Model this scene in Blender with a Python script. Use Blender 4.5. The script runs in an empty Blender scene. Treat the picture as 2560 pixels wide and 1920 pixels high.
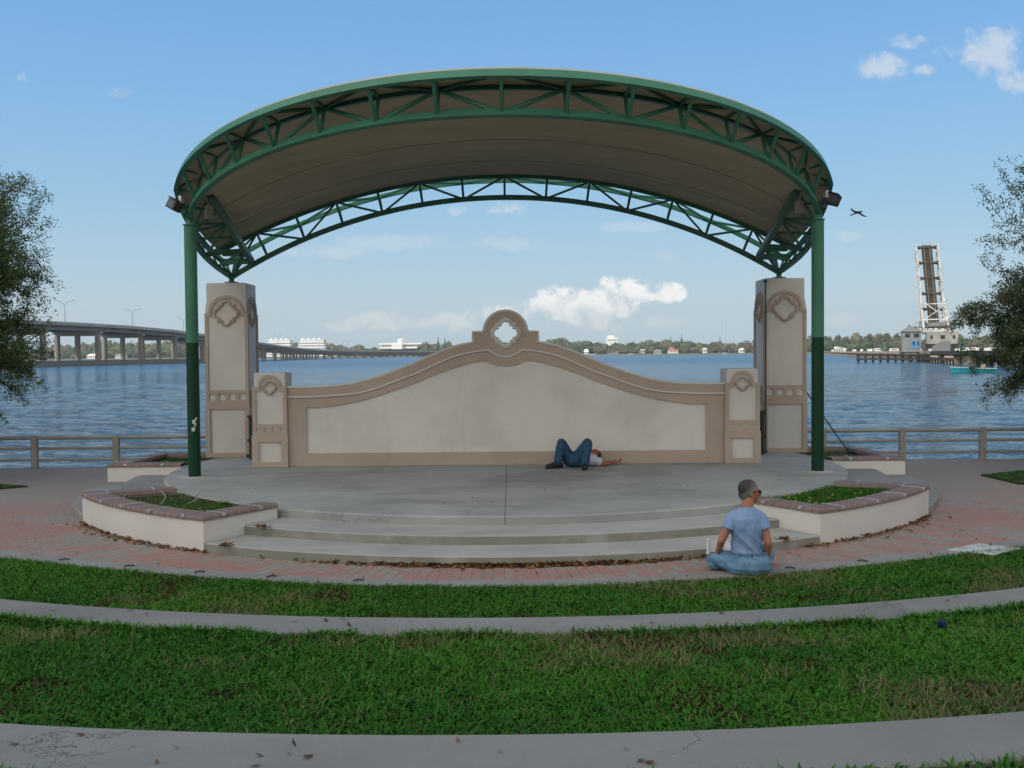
import bpy, bmesh, math, random
import numpy as np
from mathutils import Vector, Matrix
R = math.radians
SC = bpy.context.scene
COL = SC.collection
random.seed(7)
rng = np.random.default_rng(7)

# ------------------------------------------------------------------ camera
CAM = Vector((0.0718, 0.0, 2.1))
PITCH, ROLL, YAW, FPX = 0.0301, 0.00885, 0.00163, 2500.0
cf = Vector((math.sin(YAW)*math.cos(PITCH), math.cos(YAW)*math.cos(PITCH), -math.sin(PITCH)))
cr0 = Vector((math.cos(YAW), -math.sin(YAW), 0)); cu0 = cr0.cross(cf)
cr = cr0*math.cos(ROLL) - cu0*math.sin(ROLL); cu = cu0*math.cos(ROLL) + cr0*math.sin(ROLL)
cam_d = bpy.data.cameras.new('camera'); cam = bpy.data.objects.new('camera', cam_d); COL.objects.link(cam)
cam.matrix_world = Matrix(((cr.x, cu.x, -cf.x, CAM.x), (cr.y, cu.y, -cf.y, CAM.y), (cr.z, cu.z, -cf.z, CAM.z), (0, 0, 0, 1)))
cam_d.sensor_width = 36; cam_d.lens = 36*FPX/2560; cam_d.clip_start = .05; cam_d.clip_end = 20000
SC.camera = cam
def at(px, py, Y):
    """point of the place seen at photo pixel (px, py) on the plane y = Y (survey helper for far things)"""
    d = cf + cr*((px-1280)/FPX) - cu*((py-960)/FPX)
    return CAM + d*(Y/d.y)

# ------------------------------------------------------------------ light and exposure
SUN_DIR = Vector((-.62, -.60, .62)).normalized()
sd = bpy.data.lights.new('sun', 'SUN'); so = bpy.data.objects.new('sun', sd); COL.objects.link(so)
sd.energy = 3.0; sd.angle = R(.53); sd.color = (1, .94, .84)
so.rotation_euler = (-SUN_DIR).to_track_quat('-Z', 'Y').to_euler()
SC.view_settings.view_transform = 'Standard'; SC.view_settings.look = 'None'
SC.view_settings.exposure = 0.0; SC.view_settings.gamma = 1
SC.cycles.use_denoising = True
SC.cycles.max_bounces = 6; SC.cycles.transparent_max_bounces = 8

class NT:
    """small node-tree writer"""
    def __init__(s, nt): s.nt = nt; s.nt.nodes.clear()
    def n(s, typ, **kw):
        nd = s.nt.nodes.new(typ)
        for k, v in kw.items():
            if k.startswith('i_'):
                k2 = k[2:]; key = int(k2) if k2.isdigit() else k2.replace('_', ' ')
                s.put(nd.inputs[key], v)
            else: setattr(nd, k, v)
        return nd
    def put(s, sock, v):
        if hasattr(v, 'is_output') or isinstance(v, bpy.types.NodeSocket): s.nt.links.new(v, sock)
        elif isinstance(v, bpy.types.Node): s.nt.links.new(v.outputs[0], sock)
        else:
            if isinstance(v, (tuple, list)) and len(v) == 3 and sock.type == 'RGBA': v = (*v, 1)
            sock.default_value = v
    def m(s, op, a, b=0.0, c=0.0, clamp=False):
        nd = s.nt.nodes.new('ShaderNodeMath'); nd.operation = op; nd.use_clamp = clamp
        s.put(nd.inputs[0], a); s.put(nd.inputs[1], b); s.put(nd.inputs[2], c); return nd.outputs[0]
    def mix(s, f, a, b, mode='MIX'):
        nd = s.nt.nodes.new('ShaderNodeMix'); nd.data_type = 'RGBA'; nd.blend_type = mode
        s.put(nd.inputs[0], f); s.put(nd.inputs[6], a); s.put(nd.inputs[7], b); return nd.outputs[2]
    def ss(s, x, a, b, lo=0.0, hi=1.0):
        nd = s.nt.nodes.new('ShaderNodeMapRange'); nd.interpolation_type = 'SMOOTHSTEP'
        s.put(nd.inputs[0], x); nd.inputs[1].default_value = a; nd.inputs[2].default_value = b
        nd.inputs[3].default_value = lo; nd.inputs[4].default_value = hi; return nd.outputs[0]
    def noise(s, vec, scale, detail=4, rough=.55, dist=0.0, out=0):
        nd = s.n('ShaderNodeTexNoise', i_Scale=scale, i_Detail=detail, i_Roughness=rough, i_Distortion=dist)
        if vec is not None: s.put(nd.inputs['Vector'], vec)
        return nd.outputs[out]
    def mapv(s, vec, scale=(1, 1, 1), loc=(0, 0, 0), rot=(0, 0, 0)):
        nd = s.n('ShaderNodeMapping'); s.put(nd.inputs[0], vec)
        nd.inputs[1].default_value = loc; nd.inputs[2].default_value = rot; nd.inputs[3].default_value = scale
        return nd.outputs[0]
    def ramp(s, fac, stops):
        nd = s.n('ShaderNodeValToRGB'); s.put(nd.inputs[0], fac); cr_ = nd.color_ramp
        while len(cr_.elements) < len(stops): cr_.elements.new(.5)
        for e, (p, c) in zip(cr_.elements, stops): e.position = p; e.color = (*c, 1)
        return nd.outputs[0]

# ------------------------------------------------------------------ sky (world): clear blue with cumulus low over the river
W = bpy.data.worlds.new('World'); SC.world = W; W.use_nodes = True
t = NT(W.node_tree)
sky = t.n('ShaderNodeTexSky', sky_type='NISHITA', sun_disc=False, sun_elevation=math.asin(SUN_DIR.z),
          sun_rotation=math.atan2(SUN_DIR.x, SUN_DIR.y), air_density=1.0, dust_density=1.2, ozone_density=1.2)
gen = t.n('ShaderNodeTexCoord').outputs['Generated']
sep = t.n('ShaderNodeSeparateXYZ', i_0=gen)
X_, Y_, Z_ = sep.outputs
grad = t.ramp(t.m('MULTIPLY', Z_, 1.0, clamp=True), [(0, (5.3, 6.9, 7.7)), (.05, (5.1, 6.8, 7.9)), (.14, (3.35, 6.0, 8.3)),
        (.24, (2.35, 5.1, 8.6)), (.34, (1.8, 4.25, 8.4)), (.6, (1.4, 3.1, 6.5)), (1, (1.3, 2.5, 5.0))])
base = t.mix(.82, sky.outputs[0], grad)
yy = t.m('MAXIMUM', Y_, .05)
u = t.m('DIVIDE', X_, yy); v = t.m('DIVIDE', Z_, yy)
uv = t.n('ShaderNodeCombineXYZ', i_0=u, i_1=v, i_2=0.0).outputs[0]
nz = t.noise(t.mapv(uv, (1, 1.15, 1)), 38, 8, .66, .25)
nz2 = t.noise(uv, 15, 6, .6)
def blob(cx, cy, rx, ry, peak=1.0):
    a = t.m('DIVIDE', t.m('SUBTRACT', u, cx), rx); b = t.m('DIVIDE', t.m('SUBTRACT', v, cy), ry)
    d2 = t.m('ADD', t.m('MULTIPLY', a, a), t.m('MULTIPLY', b, b))
    return t.m('MULTIPLY', t.m('SUBTRACT', 1.0, d2, clamp=True), peak)
def uvp(px, py): return ((px-1280)/2500+.0016, (884.7-py-(px-1280)*.00885)/2500)
def field(bl):
    f = None
    for px, py, rx, ry, pk in bl:
        cx, cy = uvp(px, py); b = blob(cx, cy, rx/2500, ry/2500, pk)
        f = b if f is None else t.m('MAXIMUM', f, b)
    return f
def dens(f, k=1.0, lo=.36, hi=.80):
    s_ = t.m('ADD', f, t.m('MULTIPLY', t.m('SUBTRACT', t.m('ADD', t.m('MULTIPLY', nz, .6), t.m('MULTIPLY', nz2, .4)), .5), 5.4))
    return t.m('MULTIPLY', t.m('MULTIPLY', t.ss(s_, lo, hi), t.ss(f, 0, .4)), k)
strong = dens(field([(1415, 765, 140, 58, 1.15), (1545, 745, 95, 68, 1.3), (1590, 735, 70, 48, 1.2), (1672, 732, 58, 34, 1.15), (1330, 782, 80, 42, .9),
                     (1240, 790, 105, 40, .9), (1480, 785, 170, 48, 1.05)]), .95, .30, 1.0)
strong = t.m('MULTIPLY', strong, t.ss(v, .012, .05))
soft = dens(field([(940, 800, 90, 34, .9), (1000, 808, 70, 26, .8), (860, 815, 70, 22, .7), (1120, 805, 110, 30, .75), (1660, 805, 90, 26, .7), (1400, 815, 300, 30, .6),
                   (2200, 180, 90, 52, .95), (2480, 130, 105, 80, 1.05), (2540, 205, 60, 45, .95), (2275, 110, 60, 26, .6), (2360, 140, 50, 24, .6),
                   (2315, 182, 50, 22, .7), (10, 190, 45, 45, .6), (85, 200, 40, 22, .4), (325, 232, 50, 28, .42), (1275, 525, 75, 24, .85), (1155, 528, 50, 18, .6)]), .55, .22, 1.15)
wisp = dens(field([(1000, 608, 190, 30, .9), (1260, 612, 180, 26, .9), (1560, 570, 130, 18, 1), (830, 630, 140, 26, .7), (2110, 590, 100, 24, .7), (2100, 800, 60, 22, .5), (1700, 640, 160, 24, .4)]), .34, .15, 1.1)
ccol = t.mix(t.ss(t.m('ADD', v, t.m('MULTIPLY', t.m('SUBTRACT', nz, .5), .22)), .015, .075), (7.3, 7.8, 8.15), (10.2, 10.1, 9.8))
front = t.ss(Y_, .06, .2)
c1 = t.mix(t.m('MULTIPLY', strong, front), base, ccol)
c1 = t.mix(t.m('MULTIPLY', soft, front), c1, (8.0, 8.1, 8.2))
c1 = t.mix(t.m('MULTIPLY', wisp, front), c1, (7.0, 7.8, 8.2))
# broken white overcast behind the viewer
back = t.m('MULTIPLY', t.ss(Y_, .45, -.1), t.ss(t.noise(t.mapv(gen, (1, 1, 1.6)), 2.3, 6, .6), .30, .50))
dt = t.n('ShaderNodeVectorMath', operation='DOT_PRODUCT', i_0=gen, i_1=tuple(SUN_DIR)).outputs['Value']
veil = t.m('POWER', t.m('MAXIMUM', dt, 0.0), 3.0)            # the cloud bank glows where it veils the sun
bright = t.m('ADD', .98, t.m('MULTIPLY', veil, 1.1))
c1 = t.mix(t.m('MULTIPLY', back, .92), c1, t.n('ShaderNodeVectorMath', operation='SCALE', i_0=(9.5, 9.2, 8.55), i_Scale=bright).outputs[0])
bg = t.n('ShaderNodeBackground', i_0=c1, i_1=.1)
t.n('ShaderNodeOutputWorld', i_0=bg)
# ------------------------------------------------------------------ helpers: tags, meshes
def tag(o, label=None, cat=None, group=None, kind=None):
    if label: o['label'] = label
    if cat: o['category'] = cat
    if group: o['group'] = group
    if kind: o['kind'] = kind
    return o
def empty(name, loc=(0, 0, 0), label=None, cat=None, group=None):
    o = bpy.data.objects.new(name, None); COL.objects.link(o); o.location = loc; o.empty_display_size = .2
    return tag(o, label, cat, group)
def root_loc(p):
    l = Vector((0, 0, 0))
    while p is not None: l += Vector(p.location); p = p.parent
    return l
def link(name, me, mat_, parent=None, smooth=False):
    o = bpy.data.objects.new(name, me); COL.objects.link(o)
    if mat_ is not None:
        me.materials.clear(); me.materials.append(mat_)
    if parent is not None: o.parent = parent
    if smooth: me.polygons.foreach_set('use_smooth', [True]*len(me.polygons))
    return o
class MB:
    """collects shapes; build() links them as ONE mesh object"""
    def __init__(s): s.v = []; s.f = []
    def add(s, vs, fs):
        k = len(s.v); s.v += [tuple(p) for p in vs]; s.f += [tuple(i+k for i in f) for f in fs]; return s
    def box(s, c, sz, rz=0.0, ry=0.0, rx=0.0):
        m = Matrix.Rotation(rz, 3, 'Z') @ Matrix.Rotation(ry, 3, 'Y') @ Matrix.Rotation(rx, 3, 'X'); c = Vector(c)
        vs = [c + m @ Vector((sx*sz[0]/2, sy*sz[1]/2, sz_*sz[2]/2)) for sx in (-1, 1) for sy in (-1, 1) for sz_ in (-1, 1)]
        return s.add(vs, [(0, 1, 3, 2), (4, 6, 7, 5), (0, 4, 5, 1), (2, 3, 7, 6), (0, 2, 6, 4), (1, 5, 7, 3)])
    def cbox(s, c, sz, b=.01, rz=0.0):
        """box with chamfered edges"""
        x, y, z = (q/2 for q in sz); c = Vector(c); m = Matrix.Rotation(rz, 3, 'Z'); b = min(b, x*.9, y*.9, z*.9)
        bm = bmesh.new(); bmesh.ops.create_cube(bm, size=1)
        for q in bm.verts: q.co = Vector((q.co.x*sz[0], q.co.y*sz[1], q.co.z*sz[2]))
        bmesh.ops.bevel(bm, geom=list(bm.edges), offset=b, segments=2, affect='EDGES', profile=.6)
        bm.verts.index_update()
        s.add([c + m @ q.co for q in bm.verts], [[q.index for q in f.verts] for f in bm.faces]); bm.free(); return s
    def tube(s, p0, p1, r, n=8, r1=None, caps=True):
        return s.path([p0, p1], [r, r if r1 is None else r1], n, caps)
    def path(s, pts, r, n=8, caps=True):
        pts = [Vector(p) for p in pts]; rs = r if isinstance(r, (list, tuple)) else [r]*len(pts)
        vs = []; ref = None
        for i, p in enumerate(pts):
            d = (pts[min(i+1, len(pts)-1)] - pts[max(i-1, 0)]).normalized()
            if ref is None: ref = Vector((0, 0, 1)) if abs(d.z) < .9 else Vector((1, 0, 0))
            a = (ref - d*ref.dot(d)).normalized(); b = d.cross(a); ref = a
            vs += [p + (a*math.cos(2*math.pi*k/n) + b*math.sin(2*math.pi*k/n))*rs[i] for k in range(n)]
        fs = [(i*n+k, i*n+(k+1) % n, (i+1)*n+(k+1) % n, (i+1)*n+k) for i in range(len(pts)-1) for k in range(n)]
        if caps: fs += [tuple(range(n))[::-1], tuple((len(pts)-1)*n+k for k in range(n))]
        return s.add(vs, fs)
    def bar(s, pts, w, h, up=(0, 0, 1), closed=False):
        """rectangular section w (sideways) x h (up) swept along pts"""
        pts = [Vector(p) for p in pts]; up = Vector(up); vs = []; L = len(pts)
        for i, p in enumerate(pts):
            if closed: d = pts[(i+1) % L] - pts[i-1]
            else: d = pts[min(i+1, L-1)] - pts[max(i-1, 0)]
            d.normalize(); a = d.cross(up)
            a = a.normalized() if a.length > 1e-4 else Vector((1, 0, 0))
            b = a.cross(d)
            vs += [p + a*(w/2*x) + b*(h/2*y) for x, y in ((-1, -1), (1, -1), (1, 1), (-1, 1))]
        e = L if closed else L-1
        fs = [(i*4+k, i*4+(k+1) % 4, ((i+1) % L)*4+(k+1) % 4, ((i+1) % L)*4+k) for i in range(e) for k in range(4)]
        if not closed: fs += [(3, 2, 1, 0), tuple((L-1)*4+k for k in range(4))]
        return s.add(vs, fs)
    def prism(s, poly, z0, z1, chamfer=0.0):
        """vertical prism over a simple polygon (list of x, y)"""
        n = len(poly)
        s.add([(x, y, z0) for x, y in poly] + [(x, y, z1) for x, y in poly],
              [tuple(range(n))[::-1], tuple(range(n, 2*n))] + [(i, (i+1) % n, n+(i+1) % n, n+i) for i in range(n)]); return s
    def lathe(s, prof, n=16, c=(0, 0, 0)):
        vs = [(c[0]+r*math.cos(2*math.pi*k/n), c[1]+r*math.sin(2*math.pi*k/n), c[2]+z) for r, z in prof for k in range(n)]
        fs = [(i*n+k, i*n+(k+1) % n, (i+1)*n+(k+1) % n, (i+1)*n+k) for i in range(len(prof)-1) for k in range(n)]
        fs += [tuple(range(n))[::-1], tuple((len(prof)-1)*n+k for k in range(n))]
        return s.add(vs, fs)
    def ball(s, c, r, seg=12, rings=8, rot=None):
        r = (r, r, r) if not isinstance(r, (tuple, list)) else r; c = Vector(c); m = rot or Matrix.Identity(3)
        vs = [c + m @ Vector((0, 0, -r[2]))]
        for i in range(1, rings):
            ph = -math.pi/2 + math.pi*i/rings
            vs += [c + m @ Vector((r[0]*math.cos(ph)*math.cos(2*math.pi*k/seg), r[1]*math.cos(ph)*math.sin(2*math.pi*k/seg), r[2]*math.sin(ph))) for k in range(seg)]
        vs.append(c + m @ Vector((0, 0, r[2]))); T = len(vs)-1
        fs = [(0, 1+(k+1) % seg, 1+k) for k in range(seg)]
        for i in range(rings-2):
            a = 1+i*seg; fs += [(a+k, a+(k+1) % seg, a+seg+(k+1) % seg, a+seg+k) for k in range(seg)]
        a = 1+(rings-2)*seg; fs += [(a+k, a+(k+1) % seg, T) for k in range(seg)]
        return s.add(vs, fs)
    def mesh(s, name, off=Vector((0, 0, 0)), fix=True):
        me = bpy.data.meshes.new(name); o = off
        me.from_pydata([(p[0]-o[0], p[1]-o[1], p[2]-o[2]) for p in s.v], [], s.f)
        if fix:
            bm = bmesh.new(); bm.from_mesh(me); bmesh.ops.recalc_face_normals(bm, faces=bm.faces); bm.to_mesh(me); bm.free()
        me.update(); return me
    def build(s, name, mat_, parent=None, smooth=False, fix=True):
        o = link(name, s.mesh(name, root_loc(parent), fix), mat_, parent)
        if smooth:
            me = o.data; me.polygons.foreach_set('use_smooth', [True]*len(me.polygons)); me.set_sharp_from_angle(angle=R(40))
        return o
def top(mb, name, mat_, label, cat, group=None, smooth=False, loc=None):
    """a thing that is one mesh; loc = its base"""
    loc = Vector(loc if loc is not None else (0, 0, 0))
    o = link(name, mb.mesh(name, loc), mat_); o.location = loc
    if smooth: o.data.polygons.foreach_set('use_smooth', [True]*len(o.data.polygons)); o.data.set_sharp_from_angle(angle=R(40))
    return tag(o, label, cat, group)
def struct(mb, name, mat_, smooth=False):
    return tag(mb.build(name, mat_, None, smooth), kind='structure')
def npmesh(name, V, F, cols=None):
    V = np.asarray(V, np.float32); F = np.asarray(F, np.int32); k = F.shape[1]
    me = bpy.data.meshes.new(name); me.vertices.add(len(V)); me.vertices.foreach_set('co', V.ravel())
    me.loops.add(F.size); me.loops.foreach_set('vertex_index', F.ravel())
    me.polygons.add(len(F)); me.polygons.foreach_set('loop_start', np.arange(len(F), dtype=np.int32)*k)
    if cols is not None:
        a = me.color_attributes.new('Col', 'FLOAT_COLOR', 'POINT')
        c = np.ones((len(V), 4), np.float32); c[:, :3] = cols; a.data.foreach_set('color', c.ravel())
    me.update(calc_edges=True); me.validate(); return me
def extrude2d(loops, depth, bevel=0.0):
    """flat outline with holes -> solid mesh data in local (x, z) with thickness along y, front at y=0 (verts, faces)"""
    cu_ = bpy.data.curves.new('outline', 'CURVE'); cu_.dimensions = '2D'; cu_.fill_mode = 'BOTH'; cu_.extrude = depth/2
    for lp in loops:
        sp = cu_.splines.new('POLY'); sp.points.add(len(lp)-1); sp.use_cyclic_u = True
        for p, (x, z) in zip(sp.points, lp): p.co = (x, z, 0, 1)
    ob = bpy.data.objects.new('outline', cu_); COL.objects.link(ob)
    dg = bpy.context.evaluated_depsgraph_get(); dg.update()
    me = bpy.data.meshes.new_from_object(ob.evaluated_get(dg))
    bm = bmesh.new(); bm.from_mesh(me); bmesh.ops.remove_doubles(bm, verts=bm.verts, dist=1e-5)
    vs = [(v.co.x, depth/2 - v.co.z, v.co.y) for v in bm.verts]; bm.verts.index_update(); fs = [[q.index for q in f.verts] for f in bm.faces]
    bm.free(); bpy.data.objects.remove(ob); bpy.data.curves.remove(cu_); bpy.data.meshes.remove(me)
    return vs, fs
def arc(cx, cy, r, a0, a1, n):
    return [(cx+r*math.cos(a0+(a1-a0)*i/n), cy+r*math.sin(a0+(a1-a0)*i/n)) for i in range(n+1)]
def copy_tree(o, parent=None):
    c = o.copy(); COL.objects.link(c)
    if parent is not None: c.parent = parent
    for ch in [q for q in o.children]: copy_tree(ch, c)
    return c

# ------------------------------------------------------------------ materials
def mat(name): 
    m = bpy.data.materials.new(name); m.use_nodes = True; return m, NT(m.node_tree)
def finish(t, col, rough=.8, bump=None, bstr=.3, bdist=.01, spec=.35, metal=0.0, **kw):
    p = t.n('ShaderNodeBsdfPrincipled', i_Base_Color=col, i_Roughness=rough, i_Metallic=metal)
    p.inputs['Specular IOR Level'].default_value = spec
    for k, v_ in kw.items(): t.put(p.inputs[k.replace('_', ' ')], v_)
    if bump is not None:
        b = t.n('ShaderNodeBump', i_Height=bump, i_Strength=bstr, i_Distance=bdist); t.nt.links.new(b.outputs[0], p.inputs['Normal'])
    t.n('ShaderNodeOutputMaterial', i_0=p); return p
def simple(name, c, c2=None, scale=6.0, rough=.7, bstr=.15, bdist=.004, bscale=60.0, spec=.3, metal=0.0, detail=5, lo=.35, hi=.7):
    m, t = mat(name); o = t.n('ShaderNodeTexCoord').outputs['Object']
    c2 = c2 or tuple(q*.78 for q in c)
    n1 = t.noise(o, scale, detail, .6); f = t.ss(n1, lo, hi)
    finish(t, t.mix(f, c, c2), rough, t.noise(o, bscale, 3) if bstr else None, bstr, bdist, spec, metal); return m
def world_pos(t): return t.n('ShaderNodeNewGeometry').outputs['Position']
def attr_mat(name, rough=.75, trans=.0, spec=.25, mul=None):
    m, t = mat(name); a = t.n('ShaderNodeAttribute', attribute_name='Col').outputs[0]
    p = t.n('ShaderNodeBsdfPrincipled', i_Base_Color=a, i_Roughness=rough); p.inputs['Specular IOR Level'].default_value = spec
    if trans:
        tr = t.n('ShaderNodeBsdfTranslucent', i_0=a); mx = t.n('ShaderNodeMixShader', i_0=trans, i_1=p, i_2=tr); t.n('ShaderNodeOutputMaterial', i_0=mx)
    else: t.n('ShaderNodeOutputMaterial', i_0=p)
    return m
def concrete(name, c, dark=.62, scale=.8, green=0.0, joint=False, cracks=0.0, streak=0.0, bstr=.25):
    m, t = mat(name); P = world_pos(t)
    a = t.noise(P, scale, 8, .62, .3); b = t.noise(t.mapv(P, (1, 3.5, 1)), scale*1.3, 6, .6); fine = t.noise(P, 55, 4, .7); sp = t.noise(P, 9, 5, .7)
    col = t.mix(t.ss(a, .36, .68), c, tuple(q*dark for q in c))
    col = t.mix(t.m('MULTIPLY', t.ss(b, .42, .72), .55), col, tuple(q*1.18 for q in c))
    col = t.mix(t.m('MULTIPLY', t.ss(sp, .58, .78), .35), col, tuple(q*.55 for q in c))
    col = t.mix(t.m('MULTIPLY', t.ss(fine, .35, .75), .22), col, tuple(q*.6 for q in c))
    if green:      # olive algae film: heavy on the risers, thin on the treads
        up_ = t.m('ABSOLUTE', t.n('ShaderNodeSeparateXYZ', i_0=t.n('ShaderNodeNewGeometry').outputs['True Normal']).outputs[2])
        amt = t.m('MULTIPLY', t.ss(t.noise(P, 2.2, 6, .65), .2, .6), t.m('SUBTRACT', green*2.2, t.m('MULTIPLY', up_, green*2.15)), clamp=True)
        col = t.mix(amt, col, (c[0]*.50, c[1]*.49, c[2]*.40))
    if cracks:
        vo = t.n('ShaderNodeTexVoronoi', feature='DISTANCE_TO_EDGE', i_Scale=.55)
        t.put(vo.inputs['Vector'], t.n('ShaderNodeVectorMath', operation='ADD', i_0=P, i_1=t.n('ShaderNodeVectorMath', operation='SCALE', i_0=t.noise(P, 1.4, 6, .7, 0, 1), i_Scale=1.1).outputs[0]).outputs[0])
        cm = t.m('MULTIPLY', t.m('SUBTRACT', 1.0, t.ss(vo.outputs[0], .001, .006)), t.ss(t.noise(P, .9, 3), .47, .6))
        col = t.mix(t.m('MULTIPLY', cm, cracks), col, tuple(q*.25 for q in c))
    if joint:
        x = t.m('ABSOLUTE', t.n('ShaderNodeSeparateXYZ', i_0=P).outputs[0])
        col = t.mix(t.m('SUBTRACT', 1.0, t.ss(x, .003, .007)), col, tuple(q*.22 for q in c))
    finish(t, col, .85, t.m('ADD', t.m('MULTIPLY', fine, .5), sp), bstr, .006, .3); return m
def stucco(name, c, var=.9, stain=.25, bstr=.5):
    m, t = mat(name); P = world_pos(t)
    a = t.noise(P, 1.1, 6, .6); st = t.noise(t.mapv(P, (4.5, 4.5, .7)), 1.0, 6, .65); fine = t.noise(P, 70, 4, .7); pits = t.noise(P, 24, 5, .7)
    col = t.mix(t.ss(a, .38, .68), c, tuple(q*var for q in c))
    col = t.mix(t.m('MULTIPLY', t.ss(st, .52, .8), stain), col, (c[0]*.55, c[1]*.56, c[2]*.52))
    col = t.mix(t.m('MULTIPLY', t.ss(t.noise(P, 4.5, 5, .7), .6, .75), stain*.7), col, tuple(q*.7 for q in c))
    finish(t, col, .9, t.m('ADD', fine, t.m('MULTIPLY', pits, .6)), bstr, .006, .2); return m
M = {}
M['stucco'] = stucco('pale_stucco', (.57, .545, .50))
M['panel'] = stucco('grey_white_stucco', (.62, .60, .555), .86, .28)
M['tan'] = stucco('tan_stucco', (.42, .335, .275), .88, .2)
M['planter'] = stucco('planter_stucco', (.60, .57, .535), .93, .12, .35)
M['deck'] = concrete('stage_concrete', (.335, .345, .335), .66, .55, 0, True, .5)
M['riser'] = concrete('step_concrete', (.36, .365, .345), .80, .9, .38, False, 0)
M['tread'] = M['riser']
M['bandc'] = concrete('wall_concrete', (.225, .228, .215), .8, .5, 0, False, .75)
M['kerb'] = concrete('kerb_concrete', (.25, .25, .235), .78, 1.2)
M['seawall'] = concrete('seawall_concrete', (.25, .24, .21), .6, .8, .3)
M['bridge'] = concrete('bridge_concrete', (.38, .37, .34), .8, .05)
M['bridgedark'] = concrete('pier_concrete', (.30, .285, .25), .7, .08)
def paint(name, c, var=.8, rough=.42, split=None, spec=.45):
    m, t = mat(name); P = world_pos(t)
    col = t.mix(t.ss(t.noise(P, 1.6, 5, .6), .35, .7), c, tuple(q*var for q in c))
    if split:
        z = t.n('ShaderNodeSeparateXYZ', i_0=P).outputs[2]
        c2 = t.mix(t.ss(t.noise(P, 2.0, 5, .6), .35, .7), split[1], tuple(q*.8 for q in split[1]))
        col = t.mix(t.ss(t.m('ADD', z, t.m('MULTIPLY', t.noise(P, 14, 2), .008)), split[0], split[0]+.004), c2, col)
    col = t.mix(t.m('MULTIPLY', t.ss(t.noise(P, 26, 5, .7), .62, .8), .35), col, tuple(q*.5 for q in c))
    finish(t, col, rough, t.noise(P, 30, 3), .08, .003, spec); return m
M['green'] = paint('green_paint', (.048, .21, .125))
M['greendk'] = paint('shaded_green_paint', (.03, .125, .075))  # same canopy green darkened; the truss shade is in the colour
M['column'] = paint('column_paint', (.055, .185, .115), .8, .45, (2.31, (.003, .038, .016)), .22)
M['roof_top'] = simple('roof_membrane', (.62, .62, .58), None, 1.2, .7)
m_, t = mat('ceiling_board'); P = world_pos(t)
cc = t.mix(t.ss(t.noise(t.mapv(P, (.35, 2.2, 1)), 1.5, 7, .65), .35, .7), (.52, .43, .28), (.42, .35, .235))
cc = t.mix(t.m('MULTIPLY', t.ss(t.noise(t.mapv(P, (.5, 3, 1)), 2.3, 6, .7), .56, .74), .5), cc, (.54, .49, .40))
finish(t, cc, .8, t.noise(P, 24, 3), .1, .004, .3); M['ceiling'] = m_
M['seam'] = simple('ceiling_joint', (.22, .18, .13))
M['rail'] = simple('weathered_rail_paint', (.30, .285, .25), (.24, .225, .19), 4, .6)
M['lampbox'] = simple('bronze_metal', (.05, .042, .038), None, 8, .5)
M['lens'] = simple('lens_glass', (.10, .10, .105), None, 5, .25, 0)
M['metal'] = simple('bare_metal', (.55, .57, .58), (.4, .41, .42), 20, .35, .05, .002, 60, .5, .6)
M['cable'] = simple('dark_pipe', (.03, .045, .035), None, 8, .6)
# brick paving laid in rings round the stage
m_, t = mat('brick_paving'); P = world_pos(t); s_ = t.n('ShaderNodeSeparateXYZ', i_0=P)
dx, dy = s_.outputs[0], t.m('SUBTRACT', 16.33, s_.outputs[1])
rr_ = t.m('SQRT', t.m('ADD', t.m('MULTIPLY', dx, dx), t.m('MULTIPLY', dy, dy)))
th = t.m('MULTIPLY', t.m('ARCTAN2', dx, dy), 7.0)
bv = t.n('ShaderNodeCombineXYZ', i_0=rr_, i_1=th, i_2=0.0).outputs[0]
br = t.n('ShaderNodeTexBrick', i_Vector=bv, i_Scale=1.0, i_Color1=(.37, .17, .145), i_Color2=(.31, .20, .17), i_Mortar=(.20, .165, .14))
br.offset = .5; br.inputs['Brick Width'].default_value = .21; br.inputs['Row Height'].default_value = .105; br.inputs['Mortar Size'].default_value = .008; br.inputs['Bias'].default_value = -.1
gm = t.ss(t.m('ADD', t.noise(P, .55, 4, .6), t.m('MULTIPLY', t.n('ShaderNodeTexWhiteNoise', noise_dimensions='2D', i_0=t.n('ShaderNodeVectorMath', operation='FLOOR', i_0=t.mapv(bv, (4.76, 9.5, 1))).outputs[0]).outputs[0], .24)), .56, .76)
far_ = t.ss(s_.outputs[1], 12.3, 15.5)
col = t.mix(t.m('MAXIMUM', gm, t.m('MULTIPLY', far_, .8)), br.outputs[0], t.mix(br.outputs[1], (.27, .255, .225), (.2, .185, .16)))
col = t.mix(t.m('MULTIPLY', t.ss(t.noise(P, 3, 6, .7), .5, .75), .35), col, (.16, .145, .13))
col = t.mix(t.m('MULTIPLY', t.noise(P, 60, 3), .25), col, (.2, .17, .15))
finish(t, col, .85, br.outputs[1], -.3, .004, .25); M['brick'] = m_
# brick coping of the planters
m_, t = mat('coping_brick'); P = world_pos(t)
isl = t.n('ShaderNodeNewGeometry').outputs['Random Per Island']
col = t.ramp(isl, [(0, (.215, .15, .135)), (.35, (.185, .135, .125)), (.7, (.20, .165, .155)), (1, (.16, .12, .112))])
col = t.mix(t.m('MULTIPLY', t.ss(t.noise(P, 12, 5, .7), .45, .75), .5), col, (.24, .21, .19))
finish(t, col, .8, t.noise(P, 45, 4), .3, .004, .3); M['coping'] = m_
M['mortar'] = simple('mortar', (.33, .31, .28), None, 20)
m_, t = mat('turf_soil'); P = world_pos(t)
finish(t, t.mix(t.ss(t.noise(P, 7, 6, .7), .35, .7), (.022, .045, .013), (.055, .04, .022)), .95, t.noise(P, 30, 4), .6, .03, .1); M['soil'] = m_
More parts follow.
